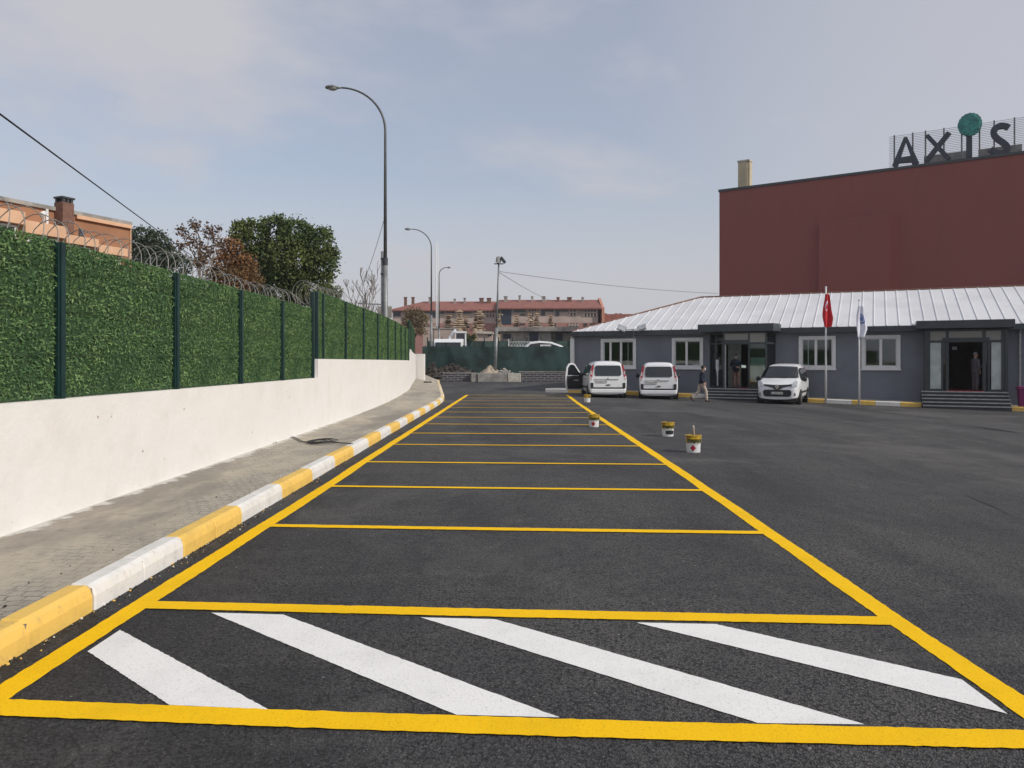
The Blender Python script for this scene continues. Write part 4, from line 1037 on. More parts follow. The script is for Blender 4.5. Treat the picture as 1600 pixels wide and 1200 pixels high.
    patch('lower_grille', [(x, -2.115, z) for x, z in gp], 'plastic', .03, th=.12)
    up = [(-.62, .90), (-.3, .86), (0, .76), (.3, .86), (.62, .90), (.6, .84), (.25, .78), (.1, .68), (-.1, .68), (-.25, .78), (-.6, .84)]
    for sx in (-1, 1):
        u2 = [(0, .87), (.14, .87), (.62, .90), (.62, .84), (.25, .775), (.08, .68), (0, .68)]
        patch('upper_grille', [(sx*x, yf(x, z)-.025, z) for x, z in u2], 'plastic', .02, th=.05)
        hl = [(.60, .78), (.82, .80), (.84, .95), (.80, 1.06), (.70, 1.03), (.60, .90)]
        patch('headlight', [(sx*x, -2.125+.9*(x-.45)**2+.35*(z-.75), z) for x, z in hl], 'lens', .03, th=.06)
        m = MB(); M_ = Matrix.Translation((sx*.70, -2.04, .46)) @ Matrix.Rotation(R(90), 4, 'X'); m.lathe([(.075, -.03), (.078, .035), (.055, .04)], 16, M_); fo = m.build('fog_lamp', MT['plastic'], t)
        m = MB(); m.lathe([(.045, .03), (.04, .046)], 14, M_); m.build('lens', MT['lens'], fo)
        # mirror
        m = MB(); m.ell((sx*1.02, -.82, 1.12), (.10, .07, .12)); m.box(sx*.88, sx*.97, -.85, -.79, 1.05, 1.10); m.build('mirror', MT['plastic'], t, smooth=True)
        # side windows
        z0, z1 = 1.10, 1.60
        def sx_w(z): return float(np.interp(z, [1.05, 1.35, 1.68], [.912, .83, .715]))
        wins = [[(-.98, 1.10), (-.02, 1.10), (-.02, 1.61), (-.40, 1.61), (-.62, 1.48)], [(.05, 1.10), (1.0, 1.10), (1.0, 1.62), (.05, 1.61)], [(1.07, 1.12), (1.70, 1.14), (1.66, 1.58), (1.07, 1.61)]]
        for wpoly in wins: patch('side_window', [(sx*sx_w(z), y, z) for y, z in wpoly], 'carglass', .02, th=.02)
        m = MB(); m.box(sx*.905, sx*.928, -.9, .95, .50, .58); m.box(sx*.90, sx*.93, .3, .42, .92, .95); m.build('side_trim', MT['plastic'], t)
    # emblem: diamond
    m = MB(); yy = -2.16; d1, d2 = .085, .115
    outer = [(0, d2), (-d1, 0), (0, -d2), (d1, 0)]; inner = [(0, d2*.45), (-d1*.45, 0), (0, -d2*.45), (d1*.45, 0)]
    for i in range(4):
        a, b = outer[i], outer[(i+1) % 4]; c, d = inner[(i+1) % 4], inner[i]
        m.slab([(q[0], q[1]+.80) for q in (a, b, c, d)][::-1], yy-.012, yy+.02)
    m.build('emblem', MT['chrome'], t)
    m = MB(); m.box(-.25, .25, -2.175, -2.155, .46, .565); fp = m.build('number_plate', MT['plate'], t, bevel=.003)
    text_mesh('plate_text', plate_txt, .10, MT['black'], fp, (0, -2.178, .512), (PI/2, 0, 0), .001)
    m = MB(); m.tube([(0, -.25, 1.77), (0, -.12, 1.98)], .005, 5); m.tube([(-.55, -1.30, 1.17), (-.05, -1.13, 1.23)], .008, 5); m.tube([(.1, -1.30, 1.17), (.6, -1.13, 1.23)], .008, 5); m.build('wiper', MT['plastic'], t)
    if door_open:
        # driver's door swung out on its front hinge; seen from behind it is on the left => local +x side
        hx, hy = .90, -.98
        dr = bpy.data.objects.new('door', None)
        M_ = Matrix.Translation((hx, hy, 0)) @ Matrix.Rotation(R(-68), 4, 'Z')
        outl = [(0, .32), (.92, .32), (.98, .6), (.98, 1.12), (.92, 1.5), (.80, 1.68), (.62, 1.72), (.45, 1.66), (.12, 1.2), (0, 1.08)]
        # panel local: x thickness, y along door, z up
        def slabx(m_, poly, x0, x1):
            k = len(poly); v_ = [(x0, a, b) for a, b in poly]+[(x1, a, b) for a, b in poly]
            m_.add(v_, [tuple(range(k))[::-1], tuple(range(k, 2*k))]+[(i, (i+1) % k, (i+1) % k+k, i+k) for i in range(k)], M_)
        m = MB(); slabx(m, [(0, .32), (.92, .32), (.98, .6), (.98, 1.08), (0, 1.08)], -.03, .04)
        top = [(0, 1.08), (.12, 1.2), (.45, 1.66), (.62, 1.72), (.80, 1.68), (.92, 1.5), (.98, 1.08)]; inn = [(.13, 1.09), (.2, 1.2), (.49, 1.6), (.62, 1.64), (.75, 1.61), (.85, 1.46), (.89, 1.09)]
        for i in range(6): slabx(m, [top[i+1], top[i], inn[i], inn[i+1]], -.025, .035)
        dr = m.build('door', MT['carwhite'], t); part_label(dr, "open driver's door")
        m = MB(); slabx(m, [(.06, .40), (.88, .40), (.91, .62), (.91, 1.06), (.06, 1.06)], -.075, -.031); m.build('door_card', MT['door_card'], dr)
        m = MB(); slabx(m, inn, -.003, .003); m.build('door_glass', MT['carglass'], dr)
        m = MB(); slabx(m, [(.3, .80), (.55, .80), (.55, .86), (.3, .86)], -.11, -.076); m.build('door_handle', MT['nosing'], dr)
    return t
def vloc(X, Y): return (X, Y, gz(X, Y))
make_van('white van seen from behind with its left front door hanging open', (4.55, 38.3, gz(4.55, 38) - .06), R(180.5), '34 AEV 728', door_open=True)
make_van('white van seen from behind with dark rear glass, parked between the other two', (7.30, 38.1, gz(7.3, 38)-.05), R(170), '34 ACU 794')
make_van('white van parked nose out, facing the camera by the steps', (12.75, 35.75, gz(12.4, 35.5)+.0), R(-27), '34 ADZ 706')

# ------------------------------------------------------------ paint buckets
def bucket(label, loc, rotz, first=None, brush=False, side='red'):
    t = thing('paint_bucket', label, 'bucket', loc, rotz, 'paint buckets left on the asphalt')
    m = MB(); m.lathe([(.118, 0), (.125, .004), (.133, .16), (.137, .19)], 28); m.build('tub', MT['bucket'], t, smooth=False)
    m = MB(); m.lathe([(.138, .185), (.142, .25), (.152, .262), (.142, .27), (.143, .30), (.155, .305), (.155, .322), (.135, .322), (.13, .24)], 28, cap=False)
    m.lathe([(.0, .245), (.13, .245)], 28, cap=False); m.build('painted_rim', MT['bpaint'], t)
    m = MB(); seg = 28; 
    vs = []; a0, a1 = R(-165), R(-15); n = 18
    for i in range(n+1):
        a = a0+(a1-a0)*i/n; zl = .165 + .035*abs(math.sin(i*.9))
        for z, r_ in ((zl, .140), (.25, .1455)): vs.append((r_*math.cos(a), r_*math.sin(a), z))
    m.add(vs, [(2*i, 2*i+2, 2*i+3, 2*i+1) for i in range(n)]); m.build('label_band', MT['bolive'], t)
    def wrap(ac, hw, z0, z1, mat, name, diamond=False):
        m_ = MB(); vs = []; k = 8
        for i in range(k+1):
            f = i/k*2-1; a = ac+hw*f
            if diamond: zc = (z0+z1)/2; hh = (z1-z0)/2*(1-abs(f)); za, zb_ = zc-hh, zc+hh
            else: za, zb_ = z0+.012*abs(f), z1-.02*abs(f)
            for z in (za, zb_): r_ = .126+.0145*(z/.19)*.8+.003; vs.append((r_*math.cos(a), r_*math.sin(a), z))
        m_.add(vs, [(2*i, 2*i+2, 2*i+3, 2*i+1) for i in range(k)]); m_.build(name, MT[mat], t)
    if side == 'red': wrap(R(-118), R(24), .03, .15, 'redlab', 'hazard_diamond', True); wrap(R(-8), R(22), .05, .17, 'blacklab', 'black_label')
    elif side == 'black': wrap(R(-88), R(44), .05, .15, 'blacklab', 'black_label')
    m = MB(); pts = [(.15*math.cos(a)*1.0, -.0-.10*math.sin(a)-.09*0, .27-.10*math.sin(a)) for a in [PI*i/14 for i in range(15)]]
    pts = [(p[0], -.155*math.sin(PI*i/14), p[2]) for i, p in enumerate(pts)]
    m.tube(pts, .0035, 5); m.build('handle', MT['wire'], t)
    if brush:
        m = MB(); m.tube([(.02, -.02, .22), (0, -.01, .47)], [.012, .014], 8); b = tag(m.build('roller_handle', MT['timber'],), 'wooden handle sticking out of the nearest bucket', 'paint brush'); b.location = loc
        m = MB(); m.tube([(-.0, -.01, .47), (-.005, -.01, .50)], .017, 8); m.build('knob', MT['whitecloth'], b)
    return t
def bl(x, y): X, Y = px(x, y); return (X, Y, gz(X, Y))
bucket('nearest paint bucket with red diamond and a brush handle sticking out', bl(1083.5, 706.5), R(12), brush=True)
bucket('paint bucket with large black label, behind and left of the nearest one', bl(1043.5, 681.5), R(10), side='black')
bucket('paint bucket with red diamond standing just inside the right yellow line', bl(928, 667), R(14))
bucket('farthest, whitest paint bucket near the open van door', bl(917.5, 628.5), R(100), side='none')

# ------------------------------------------------------------ bin
def bin_():
    s = FP.s_(1590, 1.0); p = FP.world(s, 1.0); z = gz(p.x, p.y)
    t = thing('wheeled_bin', 'magenta plastic bin cut by the right picture edge', 'bin', (p.x, p.y, z), FP.ang)
    m = MB(); v = []
    for zz, k in ((.12, .85), (.95, 1)): v += [(.0+.35*(1-k), -.3*k, zz), (.9-.35*(1-k), -.3*k, zz), (.9-.35*(1-k), .3*k, zz), (.35*(1-k), .3*k, zz)]
    m.add(v, [(3, 2, 1, 0), (4, 5, 6, 7), (0, 1, 5, 4), (1, 2, 6, 5), (2, 3, 7, 6), (3, 0, 4, 7)]); m.build('body', MT['magenta'], t, bevel=.02)
    m = MB(); m.box(-.04, .94, -.34, .34, .955, 1.02); m.box(.0, .9, -.30, .30, 1.02, 1.07); m.build('lid', MT['magenta'], t, bevel=.02)
    for x in (.08, .82):
        m = MB(); M_ = Matrix.Translation((x, -.22, .09)) @ Matrix.Rotation(PI/2, 4, 'Y'); m.lathe([(.085, -.02), (.085, .02)], 14, M_); m.build('wheel', MT['nosing'], t)
bin_()

# ------------------------------------------------------------ people
def fuse(name, m, mat, parent, voxel=.016):
    o = m.build(name, mat, parent); r_ = o.modifiers.new('r', 'REMESH'); r_.mode = 'VOXEL'; r_.voxel_size = voxel; r_.use_smooth_shade = True
    s_ = o.modifiers.new('s', 'SMOOTH'); s_.factor = .5; s_.iterations = 3
    dg = bpy.context.evaluated_depsgraph_get(); me = bpy.data.meshes.new_from_object(o.evaluated_get(dg)); o.modifiers.clear(); old = o.data; o.data = me; me.name = name
    me.materials.clear(); me.materials.append(mat); bpy.data.meshes.remove(old)
    me.polygons.foreach_set('use_smooth', [True]*len(me.polygons)); return o
def person(label, loc, rotz, J, top, bottom, hair='hair', shoes='shoe', mask_=True, skirt=False, long_hair=False, h=1.72, shirt=None):
    """local +x is forward, +y left. J: dict of joints"""
    t = thing('person', label, 'person', loc, rotz); k = h/1.72; V = lambda p: Vector(p)*k
    D = dict(pel=(0, 0, .95), wai=(0, 0, 1.10), che=(.01, 0, 1.30), nec=(.0, 0, 1.47), hd=(.02, 0, 1.60),
             shL=(0, .18, 1.40), elL=(-.02, .22, 1.12), haL=(.06, .22, .88), shR=(0, -.18, 1.40), elR=(-.02, -.22, 1.12), haR=(.06, -.22, .88),
             hiL=(0, .09, .92), knL=(.02, .10, .50), anL=(0, .10, .09), hiR=(0, -.09, .92), knR=(.02, -.10, .50), anR=(0, -.10, .09))
    D.update(J)
    def limb(m, names, rs, e=0):
        m.tube([V(D[n]) for n in names], [(r+e)*k for r in rs], 12)
    def torso(m, e=0, lo=0):
        up = (1, 0, 0); P = [V(D['pel'])-Vector((0, 0, .06*k)), V(D['pel'])+Vector((0, 0, .03)), V(D['wai']), V(D['che']), V(D['che']).lerp(V(D['nec']), .6), V(D['nec'])]
        P2 = P[lo:]; rs = [.165, .17, .155, .185, .17, .075][lo:]
        # ellipse: wide in y, flat in x
        vs = []; seg = 16
        for p, r in zip(P2, rs):
            for q in range(seg): a = 2*PI*q/seg; vs.append((p.x+(r*.66+e)*k*math.cos(a), p.y+(r+e)*k*math.sin(a), p.z))
        n_ = len(P2); m.add(vs, [(i*seg+q, i*seg+(q+1) % seg, (i+1)*seg+(q+1) % seg, (i+1)*seg+q) for i in range(n_-1) for q in range(seg)]+[tuple(range(seg))[::-1], tuple(range((n_-1)*seg, n_*seg))])
    b = MB(); torso(b)
    hd = V(D['hd']); ht = D.get('turn', 0); Mh = Matrix.Translation(hd) @ Matrix.Rotation(ht, 4, 'Z')
    b.ell((0, 0, .03), (.098, .077, .115), M=Mh); b.ell((.02, 0, -.05), (.07, .058, .07), M=Mh)           # skull and jaw
    b.ell((.105, 0, -.01), (.018, .014, .026), 8, 6, M=Mh)                                                # nose
    for sy in (-1, 1): b.ell((0, sy*.08, 0), (.022, .014, .034), 8, 6, M=Mh)
    b.tube([V(D['nec'])-Vector((0, 0, .05)), hd-Vector((0, 0, .05))], .055*k, 12)
    for s_ in 'LR':
        limb(b, ['sh'+s_, 'el'+s_, 'ha'+s_], [.055, .042, .028]); limb(b, ['hi'+s_, 'kn'+s_, 'an'+s_], [.085, .058, .04])
        b.tube([V(D['an'+s_]), V(D['an'+s_])+Vector((.02, 0, -.05))], .04*k, 10)
        ha = V(D['ha'+s_]); d = (ha-V(D['el'+s_])).normalized(); side = d.cross(Vector((0, 1, 0))).normalized() if abs(d.y) < .9 else Vector((1, 0, 0)); nr = side.cross(d).normalized()
        b.tube([ha, ha+d*.05, ha+d*.09], [.028*k, .036*k, .034*k], 10, sq=.5, up=tuple(nr))               # palm
        for f in range(4):
            o_ = ha+d*.085+side*(.027-.018*f); ln = (.065, .075, .07, .055)[f]; b.tube([o_, o_+d*ln*.55, o_+d*ln*.85+nr*.02], [.010, .009, .007], 6)
        o_ = ha+d*.03+side*.03; b.tube([o_, o_+d*.03+side*.025, o_+d*.06+side*.03], [.012, .010, .008], 6)
    body = fuse('body', b, MT['skin'], t, .013)
    m = MB()   # hair
    m.ell((-.012, 0, .055), (.105, .086, .10), M=Mh)
    if long_hair: m.tube([Mh @ Vector((-.05, 0, .02)), Mh @ Vector((-.07, 0, -.12)), Mh @ Vector((-.06, 0, -.28))], [.09, .09, .06], 10)
    hm = fuse('hair', m, MT[hair], t, .012)
    # cut hair away from the face
    bmh = bmesh.new(); bmh.from_mesh(hm.data); inv = Mh.inverted()
    dele = [v for v in bmh.verts if (lambda q: q.x > .055 and q.z < .075)(inv @ v.co)]
    bmesh.ops.delete(bmh, geom=dele, context='VERTS'); bmh.to_mesh(hm.data); bmh.free()
    m = MB()
    for sy in (-1, 1): m.ell((.092, sy*.032, .022), (.01, .013, .008), 8, 6, M=Mh)
    m.build('eyes', MT['hair'], t)
    if mask_: m = MB(); m.ell((.05, 0, -.045), (.066, .066, .055), M=Mh); m.build('mask', MT['mask'], t, smooth=True)
    else: m = MB(); m.ell((.086, 0, -.06), (.012, .024, .006), 8, 6, M=Mh); m.build('mouth', MT['redtr'], t)
    j = MB(); torso(j, .022)
    for s_ in 'LR': limb(j, ['sh'+s_, 'el'+s_, 'ha'+s_], [.075, .062, .045]); 
    p = V(D['pel']); 
    if D.get('coat'): j.tube([p+Vector((0, 0, .0)), p+Vector((0, 0, -.14))], [.165*k, .16*k], 14)
    fuse('jacket', j, MT[top], t, .018)
    tr = MB(); pp = V(D['pel']); tr.ell(tuple(pp-Vector((0, 0, .03))), (.125*k, .175*k, .13*k))
    for s_ in 'LR': limb(tr, ['hi'+s_, 'kn'+s_, 'an'+s_], [.105, .082, .068])
    fuse('trousers', tr, MT[bottom], t, .018)
    for s_ in 'LR':
        m = MB(); a = V(D['an'+s_]); pit = D.get('toe'+s_, 0); M_ = Matrix.Translation(a) @ Matrix.Rotation(pit, 4, 'Y')
        m.ell((.05, 0, -.05), (.14, .047, .042), M=M_); m.ell((-.03, 0, -.03), (.06, .042, .055), M=M_); m.build('shoe', MT[shoes], t, smooth=True)
    return t
Yw = 34.9; Xw = (1095.5-800)/FPX*Yw
person('man in navy jacket and khaki trousers walking across the asphalt', (Xw, Yw, gz(Xw, Yw)-.03), 0,
       dict(pel=(.02, 0, .91), wai=(.04, 0, 1.07), che=(.06, 0, 1.27), nec=(.07, 0, 1.44), hd=(.11, 0, 1.575), shL=(.06, .18, 1.38), shR=(.06, -.18, 1.38), elL=(.12, .22, 1.12), haL=(.22, .2, .92), elR=(-.04, -.22, 1.12), haR=(.06, -.2, .90),
            hiR=(.03, -.09, .88), knR=(.20, -.09, .50), anR=(.24, -.09, .10), hiL=(0, .09, .88), knL=(-.10, .09, .47), anL=(-.40, .09, .20), toeL=R(38), toeR=R(-6)), 'navy', 'khaki', h=1.68)
fl = .372
def inside(px_, o): s = FP.s_(px_, o); return FP.world(s, o)
p = inside(1150, .35)
person('masked man in dark jacket and brown trousers standing in the first doorway', (p.x, p.y, fl), R(-100), dict(elL=(.0, .26, 1.14), haL=(.24, .14, 1.06), elR=(.0, -.26, 1.14), haR=(.26, -.02, 1.06), coat=1), 'navy', 'redtr', h=1.70)
pm = MB(); pm.box(-.12, .12, -.005, .005, -.07, .07); pa = pm.build('paper', MT['white_trim']); q = p + Vector((.30, -.30)); pa.location = (q.x, q.y, fl+1.08); pa.rotation_euler = (R(-20), 0, R(10)); tag(pa, 'white paper held by the masked man in the first doorway', 'paper')
p = inside(1122.5, .3)
person('person in white behind the left glass of the first entrance', (p.x, p.y, fl), R(-20), {}, 'whitecloth', 'whitecloth', h=1.72)
p = inside(1188, .1)
sp = dict(pel=(0, 0, .55), wai=(.02, 0, .70), che=(.05, 0, .90), nec=(.06, 0, 1.06), hd=(.09, 0, 1.19), shL=(.05, .17, 1.0), shR=(.05, -.17, 1.0), elL=(.05, .22, .74), haL=(.28, .12, .66), elR=(.05, -.22, .74), haR=(.28, -.12, .66),
          hiL=(0, .09, .52), knL=(.42, .1, .52), anL=(.42, .1, .09), hiR=(0, -.09, .52), knR=(.42, -.1, .52), anR=(.42, -.1, .09))
person('seated woman in black behind the right glass of the first entrance', (p.x, p.y, fl), R(200), sp, 'blackcloth', 'blackcloth', long_hair=True, mask_=False)
ct = thing('chair', 'dark chair under the seated woman in the first entrance', 'chair', (p.x, p.y, fl), R(200))
m = MB(); m.box(-.22, .24, -.22, .22, .40, .44); m.build('seat', MT['plastic'], ct)
m = MB(); m.box(-.24, -.21, -.2, .2, .5, .85); m.build('backrest', MT['plastic'], ct)
for a in (-1, 1):
    for b in (-1, 1): m = MB(); m.box(a*.2-.015, a*.2+.015, b*.2-.015, b*.2+.015, 0, .4); m.build('leg', MT['steel'], ct)
p = inside(1524, .1)
person('grey haired man in dark suit standing in the second doorway', (p.x, p.y, fl), R(5), dict(elR=(-.02, -.25, 1.12), haR=(.06, -.22, .88), elL=(.02, .24, 1.12), haL=(.26, .16, 1.10), turn=R(-8), coat=1), 'suit', 'suit', hair='greyhair', mask_=False, h=1.74)
pm = MB(); pm.box(-.005, .005, -.08, .08, -.1, .1); pa = pm.build('paper', MT['white_trim']); pa.location = (p.x+.38, p.y+.1, fl+1.14); pa.rotation_euler = (0, R(10), R(-50)); tag(pa, 'white paper held by the man in the dark suit', 'paper')

# ------------------------------------------------------------ far end of the lot
def far_end():
    # dark block walls
    for (a, b, z0, z1, lab) in ((653, 735, .12, .86, 'low dark stone block wall left of the concrete blocks'), (811, 905, .10, .90, 'low dark stone block wall right of the concrete blocks')):
        Y = 57.3; x0, x1 = (a-800)/FPX*Y, (b-800)/FPX*Y
        if b > 900: x1 = 9.5
        t = thing('block_wall', lab, 'wall', (x0, Y, 0)); m = MB()
        rows = 4; hh = (z1-z0)/rows
        for r_ in range(rows):
            m.box(0, x1-x0, r_*.07, .9, z0+r_*hh, z0+(r_+1)*hh-.0)
        m.build('stonework', MT['blocks'], t)
        m = MB(); m.box(-.0, x1-x0, .24, .9, z1+.001, z1+.05); m.build('coping', MT['concrete'], t)
    # concrete blocks
    Y = 56.6
    for (a, b, m_, zt, lab) in ((736, 745.5, 'concrete', .86, 'short end concrete block left of the long one'), (746.3, 792.5, 'concrete', .85, 'long grey concrete block under the sand heap'), (793.5, 814, 'pale_concrete', .81, 'pale concrete block right of the long one')):
        x0, x1 = (a-800)/FPX*Y, (b-800)/FPX*Y; m = MB(); m.box(0, x1-x0, 0, .65, 0, zt-.18); o = m.build('concrete_block', MT[m_], bevel=.03); o.location = (x0, Y+(.1 if a == 736 else 0), .18); tag(o, lab, 'concrete block', 'concrete blocks at the end of the lot')
    def heap(name, lab, c, rx, ry, h, mat, z0, seed=0, stones=0):
        n, r_ = 36, 12; vs = [(0, 0, h)]; fs = []; rr = random.Random(seed)
        for j in range(1, r_+1):
            for i in range(n):
                a = 2*PI*i/n; f = j/r_; w1 = 1+.12*math.sin(3*a+seed)+.06*math.sin(7*a+seed*2)
                vs.append((rx*f*w1*math.cos(a), ry*f*w1*math.sin(a), h*(1-f)**1.15*(1+.2*math.sin(5*a)*f)+rr.uniform(-.03, .03)*h))
        for i in range(n): fs.append((0, 1+i, 1+(i+1) % n))
        for j in range(r_-1):
            for i in range(n): a = 1+j*n+i; b = 1+j*n+(i+1) % n; fs.append((a, a+n, b+n, b))
        m = MB(); m.add(vs, fs)
        for k in range(stones): 
            a = rr.uniform(0, 6.28); f = rr.uniform(0, .95); s = rr.uniform(.04, .13); m.ell((rx*f*math.cos(a), ry*f*math.sin(a), h*(1-f)+s*.3), (s, s*.8, s*.6), 6, 4)
        o = m.build(name, mat, smooth=False); o.location = (*c, z0); return o
    tag(heap('sand_heap', '', ((766-800)/FPX*58, 57.6), 1.3, .7, .95, MT['sand'], .5, 1), 'pale sand heap left of the floodlight pole', 'sand heap')
    tag(heap('gravel_heap', '', ((788-800)/FPX*58, 57.6), 1.0, .6, .55, MT['concrete'], .6, 4, 40), 'grey gravel heap right of the floodlight pole', 'gravel heap')
    tag(heap('soil_heap', '', (-4.6, 58.5), 2.1, 1.0, .75, MT['mud'], .75, 9, 160), 'dark soil and rubble heap beside the far wall end', 'soil heap')
    tag(heap('rubble_heap', '', (-6.0, 57.6), .9, .7, 1.05, MT['mud'], .55, 5, 90), 'dark rubble piled against the white wall end', 'rubble')
    # mesh screen fence
    Y = 59.5; x0, x1 = (660-800)/FPX*Y, 12.0
    t = thing('screen_fence', 'long dark green cloth screen fence closing the lot', 'fence', (x0, Y, .8))
    n = 60; m = MB(); vs = []; Ht = 2.08
    for i in range(n+1):
        x = (x1-x0)*i/n
        for j in range(7):
            z = Ht*j/6 ; vs.append((x, .05*math.sin(x*1.7)*math.sin(PI*j/6)+.03*math.sin(x*6+j), z + (.03*math.sin(x*2.1) if j == 6 else 0)))
    m.add(vs, [(i*7+j, (i+1)*7+j, (i+1)*7+j+1, i*7+j+1) for i in range(n) for j in range(6)]); m.build('screen_cloth', MT['mesh'], t, smooth=True)
    for k in range(9): m = MB(); x = .2+k*(x1-x0-.4)/8; m.tube([(x, .1, -.2), (x, .1, Ht+.1)], .03, 6); m.build('post', MT['post'], t)
    # second, more distant green fence on posts
    Y = 74; x0, x1 = (668-800)/FPX*Y, (912-800)/FPX*Y
    t = thing('site_fence', 'far thin green fence on dark posts behind the screen', 'fence', (x0, Y, .8)); Ht = 3.25
    m = MB(); m.box(0, x1-x0, -.01, .01, .1, Ht-.35); m.build('mesh_panel', MT['farmesh'], t)
    for k in range(12): m = MB(); x = k*(x1-x0)/11; m.box(x-.05, x+.05, -.08, -.012, 0, Ht); m.build('post', MT['post'], t)
    # gate truss
    Y = 64; t = thing('gate_truss', 'white lattice boom lying behind the screen fence', 'barrier', ((795-800)/FPX*Y, Y, 3.0)); m = MB(); L_ = (835-795)/FPX*Y
    for z in (0, .35): m.tube([(0, 0, z), (L_, 0, z)], .025, 6)
    for k in range(9): m.tube([(L_*k/9, 0, 0), (L_*(k+.5)/9, 0, .35), (L_*(k+1)/9, 0, 0)], .018, 5)
    m.build('lattice', MT['white_trim'], t)
    m = MB(); m.box(-.05, .02, -.05, .05, -2.0, .6); m.box(L_-.02, L_+.05, -.05, .05, -2.0, .4); m.build('post', MT['white_trim'], t)
    # white car roof
    Y = 64; xc = (850-800)/FPX*Y; t = thing('parked_car', 'white car whose roof shows above the screen fence', 'car', (xc, Y, .82)); t.scale = (1, 1, 1.24)
    prof = [(-2.0, .5), (-2.0, 1.0), (-1.75, 1.65), (-1.2, 2.02), (-.4, 2.10), (.6, 2.03), (1.4, 1.80), (1.9, 1.55), (2.1, 1.3), (2.15, .5)]
    m = MB(); m.slab(prof[::-1], -.8, .8); m.build('body', MT['carwhite'], t, bevel=.12)
    m = MB(); m.slab([(-1.6, 1.5), (-1.15, 1.88), (-.4, 1.97), (.5, 1.92), (1.2, 1.74), (1.5, 1.5)], -.815, -.79)
    m.build('side_window', MT['carglass'], t)
    for x in (-1.3, 1.4):
        m = MB(); M_ = Matrix.Translation((x, -.62, .33)) @ Matrix.Rotation(PI/2, 4, 'X'); m.lathe([(.33, 0), (.33, .22)], 18, M_); m.build('wheel', MT['black'], t)
    m = MB(); m.box(-.35, .55, -.86, -.82, 1.55, 1.85); part_label(m.build('sign_plate', MT['white_trim'], t), 'small white plate')
    # white truck: cab and box, seen over the fence
    Y = 66; xc = (700-800)/FPX*Y; t = thing('parked_truck', 'white truck with wide windscreen showing above the screen fence', 'truck', (xc, Y, .82)); w2 = 1.25
    prof = [(0, .6), (-.1, 1.5), (.15, 2.6), (.5, 2.86), (2.2, 2.9), (2.2, .6)]     # y,z side profile
    m = MB(); k = len(prof); v = [(-w2, a, b) for a, b in prof]+[(w2, a, b) for a, b in prof]
    m.add(v, [tuple(range(k))[::-1], tuple(range(k, 2*k))]+[(i, (i+1) % k, (i+1) % k+k, i+k) for i in range(k)]); m.build('cab', MT['carwhite'], t, bevel=.06)
    m = MB(); v = [(-w2+.12, -.12, 1.7), (w2-.12, -.12, 1.7), (w2-.16, .1, 2.55), (-w2+.16, .1, 2.55)]; v += [(a, b-.03, c) for a, b, c in v]
    m.add(v, [(4, 5, 6, 7), (0, 1, 5, 4), (1, 2, 6, 5), (2, 3, 7, 6), (3, 0, 4, 7)]); m.build('windscreen', MT['carglass'], t)
    m = MB(); m.box(-1.25, 1.25, 2.3, 6.5, .9, 2.3); m.build('load_bed', MT['carwhite'], t)
    m = MB(); m.box(w2-.1, w2+.25, .15, .3, 1.9, 2.3); m.box(-w2-.25, -w2+.1, .15, .3, 1.9, 2.3); m.build('mirror', MT['plastic'], t)
    for sx in (-1, 1):
        for y in (.9, 5.2): m = MB(); M_ = Matrix.Translation((sx*.95, y, .48)) @ Matrix.Rotation(PI/2*sx, 4, 'Y'); m.lathe([(.48, 0), (.48, .28)], 18, M_); m.build('wheel', MT['black'], t)
    # excavator cab behind the truck
    Y = 70; xc = (719-800)/FPX*Y; t = thing('site_loader', 'white loader cab standing behind the truck', 'loader', (xc, Y, .82))
    m = MB(); m.box(-.5, .5, 0, 1.2, 1.3, 2.0)
    for sx in (-.46, .42): 
        for y in (0, 1.12): m.box(sx, sx+.08, y, y+.08, 2.0, 3.5)
    m.box(-.5, .55, -.05, 1.25, 3.5, 3.66); m.tube([(-.9, .3, 1.9), (-1.0, .3, 3.1), (-.45, .3, 3.85)], .13, 8); m.build('cab', MT['carwhite'], t, bevel=.02)
    m = MB(); m.box(-.38, .42, .02, .05, 2.0, 3.48); m.build('window', MT['darkwin'], t)
    m = MB(); m.box(-.9, .9, -.3, 2.2, .45, 1.3); m.build('chassis', MT['darksteel'], t)
    for sx in (-1, 1):
        for y in (0, 1.8): m = MB(); M_ = Matrix.Translation((sx*.75, y, .45)) @ Matrix.Rotation(PI/2*sx, 4, 'Y'); m.lathe([(.45, 0), (.45, .28)], 16, M_); m.build('wheel', MT['black'], t)
far_end()

